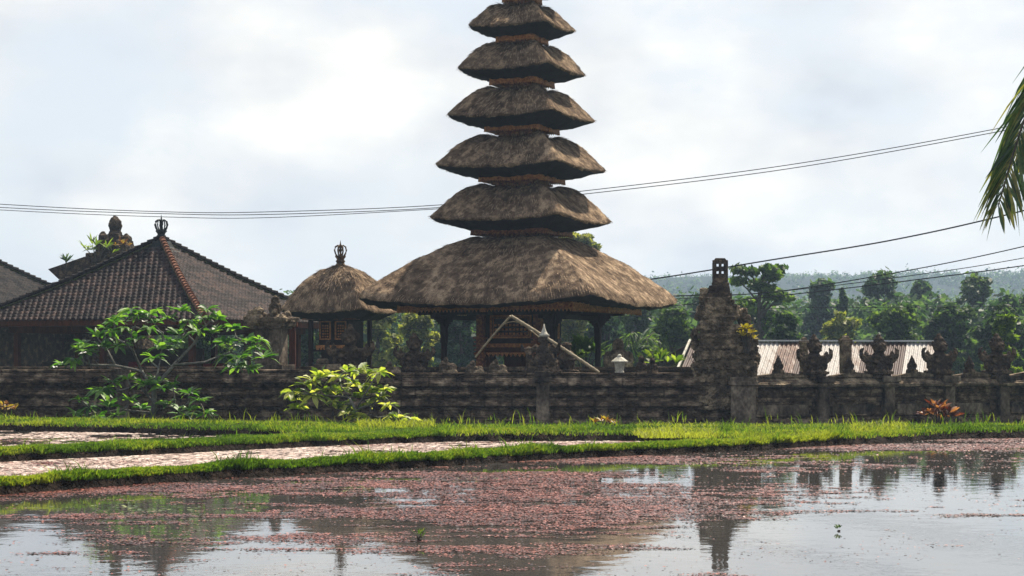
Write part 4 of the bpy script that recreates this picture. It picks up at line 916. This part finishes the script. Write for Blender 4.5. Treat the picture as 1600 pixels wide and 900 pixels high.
# brown post + low pier near it
T = thing('wooden_post', 'thin red brown wooden post between the stone pillar and the small shrine', 'post', (*W(457, 0, 46.5).xy, -.24)); b = MB(); b.box(0, 0, 0, .15, .15, EYE + (HZ - 498) * 46.5 / F + .24); b.box(0, 0, EYE + (HZ - 510) * 46.5 / F + .24, .24, .24, .10); b.build('shaft', M['redwood'], T)
T = thing('stone_block', 'low pale stone block on the wall at the foot of the small shrine', 'stone', (*W(512, 0, 44.3).xy, 1.09)); b = MB(); b.box(0, 0, 0, .62, .3, .14); b.box(-.12, 0, .14, .3, .24, .12, tx=.8); b.build('block', M['stone_lit'], T, bevel=.02, jit=.01)

# ------------------------------------------------------------------ rusty metal roof building
dr = 66; ur = dr / F
mr = thing('metal_roofed_shed', 'long shed with rusty corrugated metal roof behind the right wall', 'shed', (*W(1082, 0, dr).xy, -.24), R(-24) * 1.0)
# local x along ridge is turned so that ridge runs away to the right: use +24 deg
mr.rotation_euler = (0, 0, R(14)); Lr = (1445 - 1082) * ur / math.cos(R(14)) * 1.12; zr = EYE + (HZ - 534) * ur + .24; zl = EYE + (HZ - 582) * ur + .24 - .15
n = 620; xs_ = np.linspace(0, Lr, n + 1); rows = []
dx = -1.05; dy = -2.6
for f in (0, .25, .5, .75, 1): rows.append(np.stack([xs_ + dx * 0 - .0 * f, np.full(n + 1, dy * f), zr + (zl - zr) * f + .022 * np.sin(xs_ * 2 * np.pi / .16)], 1))
for r_i, f in enumerate((0, .25, .5, .75, 1)): rows[r_i][:, 0] += -1.45 * f
P = np.concatenate(rows); i = (np.arange(n)[None] + np.arange(4)[:, None] * (n + 1)).ravel()
sheet = np.floor(np.concatenate([xs_] * 5) / .8); rn = np.abs(np.sin(sheet * 91.7) * 437.5) % 1
rm = mat('rusty_corrugated', [(.05, .020, .012), (.15, .075, .048), (.30, .25, .21), (.44, .42, .39)], 4.5, .6, .2, 18, (1.6, .35, .35), attr=.75, spec=.2, pos=[.30, .46, .60, .80])
npmesh('front_roof_slope', P, np.stack([i, i + n + 1, i + n + 2, i + 1], 1), rm, mr, rnd=rn)
P2 = P.copy(); P2[:, 1] *= -1; npmesh('back_roof_slope', P2, np.stack([i, i + 1, i + n + 2, i + n + 1], 1), rm, mr, rnd=rn)
b = MB(); b.box(Lr / 2, 0, zr + .02, Lr + .1, .34, .05); b.build('ridge_cap', mat('galvanised_ridge', [(.50, .52, .54), (.7, .72, .74)], 3, .4, .1), mr)
b = MB(); b.box(Lr / 2, 0, 0, Lr - .6, 4.2, zl - .05); b.build('shed_wall', M['panel'], mr)
b = MB(); b.tube([(-.10, 0, zr + .05), (-1.55, dy, zl + .05)], .05, 5); b.build('verge_flashing', M['white'], mr)

# ------------------------------------------------------------------ near plants
def leaves(name, C0, Dr, Ln, Wd, m, parent, droop=.35, fold=.25):
    """C0 base, Dr direction, full curved leaves of 3x4 verts"""
    n = len(C0); up = np.tile([0, 0, 1.], (n, 1)); sd_ = unit(np.cross(Dr, up + rng.normal(0, .35, (n, 3)))); nn = unit(np.cross(sd_, Dr))
    V = []; dv = rng.uniform(.2, 1.9, n)
    for u_, hw_ in ((0, .10), (.3, .44), (.65, .5), (1.0, .04)):
        mid = C0 + Dr * (Ln * u_)[:, None] - np.array([0, 0, 1.]) * (Ln * droop * u_ ** 2 * dv)[:, None]
        for s_ in (-1, 0, 1): V.append(mid + sd_ * (s_ * hw_ * Wd)[:, None] + nn * (abs(s_) * fold * hw_ * Wd)[:, None])
    V = np.stack(V, 1).reshape(-1, 3); b_ = np.arange(n)[:, None, None] * 12
    q_ = np.array([[r * 3 + c, r * 3 + c + 1, r * 3 + c + 4, r * 3 + c + 3] for r in range(3) for c in range(2)])
    return npmesh(name, V, (b_ + q_[None]).reshape(-1, 4), m, parent, rnd=np.repeat(rng.random(n), 12), smooth=True)
def rosettes(ctr, nl, ln, wd, upness=(.0, .9)):
    C0 = []; Dr = []; Ln = []; Wd_ = []
    for c in ctr:
        s_ = rng.uniform(.75, 1.2); tilt = rng.normal(0, .25, 3)
        for k in range(nl):
            a = k * 2.4 + rng.uniform(-.3, .3); e = rng.uniform(*upness); v = np.array([math.cos(a), math.sin(a), e]) + tilt
            v /= np.linalg.norm(v); C0.append(np.array(c) + v * .02); Dr.append(v); Ln.append(ln * s_ * rng.uniform(.7, 1.15)); Wd_.append(wd * s_ * rng.uniform(.8, 1.1))
    return np.array(C0), np.array(Dr), np.array(Ln), np.array(Wd_)
def shrub(name, label, cat, d, bpx, bpy, branches, tips, lm, bark, nl=9, ln=.27, wd=.085, r0=.07, dj=.7, rt=.020):
    base = W(bpx, bpy, d); T = thing(name, label, cat, base); b = MB(); nodes = []; cache = {}
    def pt_(px, py):
        if (px, py) not in cache: cache[(px, py)] = W(px, py, d + (0 if (px, py) == (bpx, bpy) else random.uniform(-dj, dj) * min(1, abs(px - bpx) / 60 + abs(py - bpy) / 150))) - base
        return cache[(px, py)]
    for br, ra, rb in branches:
        ps = [pt_(*q) for q in br]; n = len(ps); b.tube(ps, [ra + (rb - ra) * i / (n - 1) for i in range(n)], 7)
        for i in range(n - 1):
            for f in (0, .5, 1): nodes.append(ps[i].lerp(ps[i + 1], f))
    ctr = []
    for q in tips:
        near = min(nodes, key=lambda v: (abs(v.x - (W(*q, d) - base).x) + abs(v.z - (W(*q, d) - base).z)) + (0 if v.z < (W(*q, d) - base).z + .1 else .3))
        p_ = W(*q, d) - base; p_.y = near.y + random.uniform(-.35, .35); mid = near.lerp(p_, .5) + Vector((random.uniform(-.04, .04), 0, -.05))
        b.tube([near, mid, p_], [rt, rt * .8, rt * .6], 5); ctr.append(p_)
    b.build('branches', bark, T, smooth=True)
    leaves('foliage', *rosettes(ctr, nl, ln, wd), lm, T)
    return T
brs = [([(238, 656), (241, 630), (240, 608)], .065, .055), ([(240, 608), (222, 580), (180, 571), (140, 570), (122, 560)], .04, .016), ([(180, 571), (168, 548), (160, 535)], .026, .015),
       ([(222, 580), (208, 548), (195, 535), (178, 528)], .032, .016), ([(208, 548), (205, 520), (215, 500)], .022, .014), ([(240, 608), (248, 575), (232, 562)], .032, .016), ([(248, 575), (252, 555), (255, 520)], .024, .014),
       ([(240, 608), (272, 570), (305, 535), (315, 515), (330, 500)], .042, .016), ([(272, 570), (320, 566), (360, 550), (385, 560)], .028, .014), ([(305, 535), (290, 520), (285, 500)], .022, .014), ([(360, 550), (375, 530)], .018, .012),
       ([(241, 630), (275, 638), (310, 625)], .022, .012), ([(241, 630), (215, 600), (190, 610)], .024, .012), ([(238, 645), (190, 640), (150, 645)], .022, .012)]
tips = [(90, 572), (110, 560), (130, 550), (122, 538), (140, 527), (150, 512), (166, 502), (182, 496), (205, 484), (216, 494), (190, 512), (235, 492), (242, 506), (265, 497), (285, 487), (300, 502), (320, 497), (335, 487), (350, 502), (362, 515), (332, 522), (272, 522), (250, 542), (212, 532), (186, 542), (152, 542), (380, 535), (396, 545), (412, 560), (376, 560), (366, 576), (386, 574), (400, 530), (232, 560), (266, 536), (346, 535), (350, 556), (170, 518), (228, 512), (310, 518),
        (125, 625), (140, 636), (156, 612), (175, 606), (190, 597), (206, 592), (170, 636), (200, 626), (230, 602), (256, 606), (276, 602), (292, 616), (310, 626), (300, 641), (320, 646), (266, 631), (216, 641), (240, 592), (150, 652), (182, 650), (120, 645), (285, 650)]
shrub('plumeria_tree', 'wide spreading plumeria tree with pale branches in front of the tiled pavilion', 'tree', 41, 238, 656, brs, tips, M['leaf'], M['palebark'], nl=14, ln=.31, wd=.105)
# white blossoms on it
T = bpy.data.objects['plumeria_tree']
C0, Dr, Ln, Wd_ = rosettes([tuple(W(px, py, 40.6) - T.location) for px, py in ((85, 573), (130, 552), (156, 541), (264, 547), (282, 480), (330, 515), (156, 613), (226, 503), (370, 540))], 5, .075, .06, (.2, .6))
leaves('blossoms', C0, Dr, Ln, Wd_, mat('white_petal', [(.7, .7, .62), (.85, .85, .8)], 3, .5, 0, 10), T)
b2 = [([(560, 662), (556, 640), (545, 620)], .035, .025), ([(545, 620), (510, 618), (480, 615), (462, 618)], .022, .012), ([(545, 620), (530, 600), (505, 596)], .018, .010), ([(556, 640), (580, 600), (590, 582)], .02, .010), ([(556, 640), (600, 625), (622, 640)], .02, .010), ([(570, 662), (582, 632), (600, 612)], .018, .01)]
t2 = [(456, 612), (465, 622), (450, 628), (475, 602), (486, 595), (500, 590), (515, 584), (530, 590), (545, 582), (560, 578), (575, 585), (592, 580), (500, 610), (515, 605), (530, 612), (550, 600), (565, 605), (580, 615), (540, 630), (520, 628), (555, 622), (575, 632), (595, 625), (610, 632), (545, 645), (560, 650), (610, 650), (625, 652), (640, 655), (600, 610), (490, 618), (528, 640), (462, 640)]
shrub('frangipani_shrub', 'bright yellow green leafy shrub on the grass bank in front of the small shrine', 'shrub', 39, 562, 664, b2, t2, M['leafy'], M['palebark'], nl=13, ln=.29, wd=.105, dj=.4, rt=.014)
def tuftplant(name, label, cat, px, py, d, nros, nl, ln, wd, m, spread, hgt, up=(.4, 1.6)):
    base = W(px, py, d); T = thing(name, label, cat, base); ctr = []; b = MB()
    for i in range(nros):
        a = i * 2.4; r = spread * math.sqrt(i / max(1, nros)); c = Vector((r * math.cos(a), r * math.sin(a) * .6, hgt * (1 - .6 * i / max(1, nros)) * random.uniform(.8, 1.1))); ctr.append(c); b.tube([(c.x * .3, c.y * .3, -.1), c * .6, c], .012, 5)
    b.build('stems', M['bark'], T); leaves('foliage', *rosettes(ctr, nl, ln, wd, up), m, T, droop=.25); return T
tuftplant('cordyline_plant', 'dark red leaved cordyline plant growing before the right wall', 'plant', 1467, 668, 38, 12, 9, .26, .07, M['leafred'], .36, .42)
tuftplant('croton_plant', 'small orange yellow croton plant on the bank near the middle', 'plant', 946, 668, 37, 6, 7, .17, .04, M['leaforange'], .24, .14)
tuftplant('croton_plant', 'small orange croton plant at the far left edge by the dark wall', 'plant', 10, 652, 41, 7, 8, .16, .06, M['leaforange'], .28, .26)
tuftplant('fern', 'bright yellow fern growing on the right shoulder of the ruined tower', 'plant', 1166, 545, 43.7, 9, 7, .17, .05, mat('fern_yellow', [(.20, .17, .02), (.42, .34, .03)], 3, .5, 0, 10, attr=.6, transl=.4), .20, .50)
tuftplant('fern', 'drooping yellow green fern on the gate crest above the tiled roof', 'plant', 150, 404, 65.2, 9, 7, .40, .06, M['f_lime'], .6, .5)
tuftplant('fern', 'dry orange fern clinging to the right side of the gate crest', 'plant', 192, 392, 65.2, 6, 7, .26, .05, M['leaforange'], .28, .3)
tuftplant('agave_plant', 'stiff blue green agave plant on the tip of the gate eave', 'plant', 104, 414, 65.4, 3, 10, .32, .05, M['f_blue'], .12, .16, (.9, 2.2))
tuftplant('water_sprout', 'small green sprout standing in the near paddy water', 'plant', 657, 846, 14.3, 3, 6, .07, .008, M['grassblade'], .05, .04, (1, 3))
tuftplant('water_sprout', 'tiny dark sprout in open water at the right', 'plant', 1311, 832, 15.1, 2, 5, .04, .01, M['f_dark'], .02, .02, (1, 3))
tuftplant('leafy_plant', 'broad leaved bright green plant behind the wall left of the right post', 'plant', 915, 575, 52, 8, 7, .55, .15, M['f_mid'], .5, .6, (.5, 2))
tuftplant('leafy_plant', 'broad leaved green plant behind the wall right of the lantern', 'plant', 1030, 578, 51, 7, 7, .40, .12, M['f_lime'], .6, .3, (.5, 2))
# ------------------------------------------------------------------ palms
def frond(parent, pts, m, nleaf=46, ln=.8, wd=.03, droop=.5, side=None, name='frond'):
    Pp = catmull([tuple(p_) for p_ in pts], 10); f_ = np.linspace(.12, 1, nleaf); idx = f_ * (len(Pp) - 1); i0 = np.minimum(idx.astype(int), len(Pp) - 2); C0 = Pp[i0] + (Pp[i0 + 1] - Pp[i0]) * (idx - i0)[:, None]; tg = unit(Pp[i0 + 1] - Pp[i0])
    C2 = []; D2 = []; L2 = []; W2 = []
    for s_ in (-1, 1):
        sdv = unit(np.cross(tg, np.tile([0, 0, 1.], (nleaf, 1)))) * s_; D = unit(tg * rng.uniform(.55, .9, (nleaf, 1)) + sdv * .75 + np.array([0, 0, -.25]) + rng.normal(0, .09, (nleaf, 3)))
        C2.append(C0); D2.append(D); L2.append(ln * np.sin(np.pi * (.18 + .72 * f_)) * rng.uniform(.8, 1.15, nleaf)); W2.append(np.full(nleaf, wd))
    o = leaves(name, np.concatenate(C2), np.concatenate(D2), np.concatenate(L2), np.concatenate(W2), m, parent, droop=droop, fold=.5)
    b = MB(); b.tube(Pp, np.linspace(.035, .008, len(Pp)), 6); b.build('rachis', M['bark'], o); return o
dpalm = 24.0
pb = Vector(((1850 - 800) * dpalm / F, dpalm, 0)); pt_ = thing('coconut_palm', 'coconut palm whose yellow tipped fronds hang into the upper right corner', 'palm', (pb.x, pb.y, -.2))
def lp(px, py, d=dpalm): return W(px, py, d) - Vector((pb.x, pb.y, -.2))
top = lp(1840, -30)
b = MB(); b.tube([(0, 0, 0), (.1, 0, top.z * .4), (-.05, 0, top.z * .7), tuple(top)], [.2, .15, .13, .12], 10); b.build('trunk', M['bark'], pt_)
frond(pt_, [top, lp(1740, -60), lp(1655, 45, 23.8), lp(1598, 195, 23.6), lp(1560, 320, 23.4)], M['palm'], 110, 1.0, .042, .32)
frond(pt_, [top, lp(1780, -30, 24.3), lp(1675, 70, 24.4), lp(1616, 185, 24.5), lp(1562, 245, 24.6)], M['palm'], 80, .95, .04, .4)
frond(pt_, [top, lp(1760, -30), lp(1700, 40), lp(1650, 85), lp(1612, 122)], M['palm'], 40, .55, .04, .2)
for a in range(7):
    an = a * .42 - 1.25; v = Vector((math.cos(an), math.sin(an), 0))
    frond(pt_, [top, top + v * .7 + Vector((0, 0, .5)), top + v * 1.5 + Vector((0, 0, .4)), top + v * 2.2 + Vector((0, 0, -.5))], M['palm'], 30, .7, .035)
def palm(px, top_y, d, label, nf=9, L=2.4, m='f_mid'):
    T = thing('palm_tree', label, 'palm', ((px - 800) * d / F, d, -.24), 0, 'palms behind the wall'); zt = EYE + (HZ - top_y) * d / F + .24
    b = MB(); b.tube([(0, 0, 0), (.15, 0, zt * .5), (0, 0, zt)], [.16, .12, .1], 7); b.build('trunk', M['bark'], T)
    for k in range(nf):
        a = k * 2.4; v = Vector((math.cos(a), math.sin(a), 0)); e = random.uniform(.3, 1.1)
        frond(T, [(0, 0, zt), tuple(v * L * .3 + Vector((0, 0, zt + e * L * .35))), tuple(v * L * .7 + Vector((0, 0, zt + e * L * .4))), tuple(v * L + Vector((0, 0, zt + e * L * .05 - .4)))], M[m], 26, .8, .09)
palm(1060, 530, 84, 'palm with feathery fronds just left of the ruined tower', L=2.0, m='f_blue'); palm(1004, 548, 80, 'low palm with arching fronds right of the lantern', L=1.7)

# ------------------------------------------------------------------ power lines
def cable(label, pts, d0, d1, r, grp):
    xs_ = [p_[0] for p_ in pts]; n = 60; P_ = catmull(pts, 16); out = []
    for x, y in P_:
        f = (x - xs_[0]) / (xs_[-1] - xs_[0]); out.append(W(x, y, d0 + (d1 - d0) * f))
    b = MB(); b.tube(out, r * .82, 5); o = b.build('power_line', M['cable']); tag(o, label, 'power line', grp)
gA = 'power lines passing behind the pagoda'; gB = 'power lines descending over the hills'
cable('top line of the three wires crossing the sky left of the pagoda', [(-500, 285), (0, 319), (260, 331), (420, 331), (675, 321), (915, 298), (1230, 258), (1548, 203), (1900, 130)], 78, 60, .017, gA)
cable('middle line of the three wires crossing the sky left of the pagoda', [(-500, 292), (0, 324), (260, 334), (420, 335), (675, 325), (915, 303), (1230, 264), (1548, 208), (1900, 138)], 78.5, 60.5, .017, gA)
cable('lowest line of the three wires crossing the sky left of the pagoda', [(-500, 297), (0, 328), (260, 339), (420, 340), (675, 327), (760, 320)], 79, 68, .015, gA)
cable('thick twisted wire rising from the great roof to the right edge', [(900, 452), (1040, 433), (1200, 407), (1400, 374), (1600, 329), (1900, 250)], 60, 50, .026, gB)
cable('wire crossing the hills and reaching the right edge highest of the lower bundle', [(700, 480), (1040, 463), (1200, 457), (1400, 426), (1600, 385), (1900, 310)], 70, 52, .020, gB)
cable('second wire of the lower bundle at the right edge', [(700, 485), (1040, 468), (1250, 452), (1450, 427), (1600, 403), (1900, 345)], 71, 53, .015, gB)
cable('thick third wire of the lower bundle at the right edge', [(700, 492), (1040, 478), (1200, 464), (1400, 441), (1600, 415), (1900, 370)], 72, 54, .021, gB)
cable('lowest faint wire running level before the trees', [(400, 517), (700, 512), (1000, 494), (1200, 482), (1400, 480), (1600, 478), (1900, 470)], 73, 66, .012, gB)

# ------------------------------------------------------------------ haze
hb = MB(); hb.box(0, 1350, -1.5, 5000, 3500, 47); hz = bpy.data.materials.new('haze'); hz.use_nodes = True; t = hz.node_tree; t.nodes.clear()
o = t.nodes.new('ShaderNodeOutputMaterial'); v = t.nodes.new('ShaderNodeVolumePrincipled'); v.inputs['Color'].default_value = (.50, .68, .92, 1); v.inputs['Density'].default_value = .00055; v.inputs['Anisotropy'].default_value = .2
t.links.new(v.outputs[0], o.inputs['Volume']); ho = hb.build('haze', hz); tag(ho, 'thin pale haze lying over the fields and the far hills', 'haze', kind='stuff')
print('objects', len(bpy.data.objects))
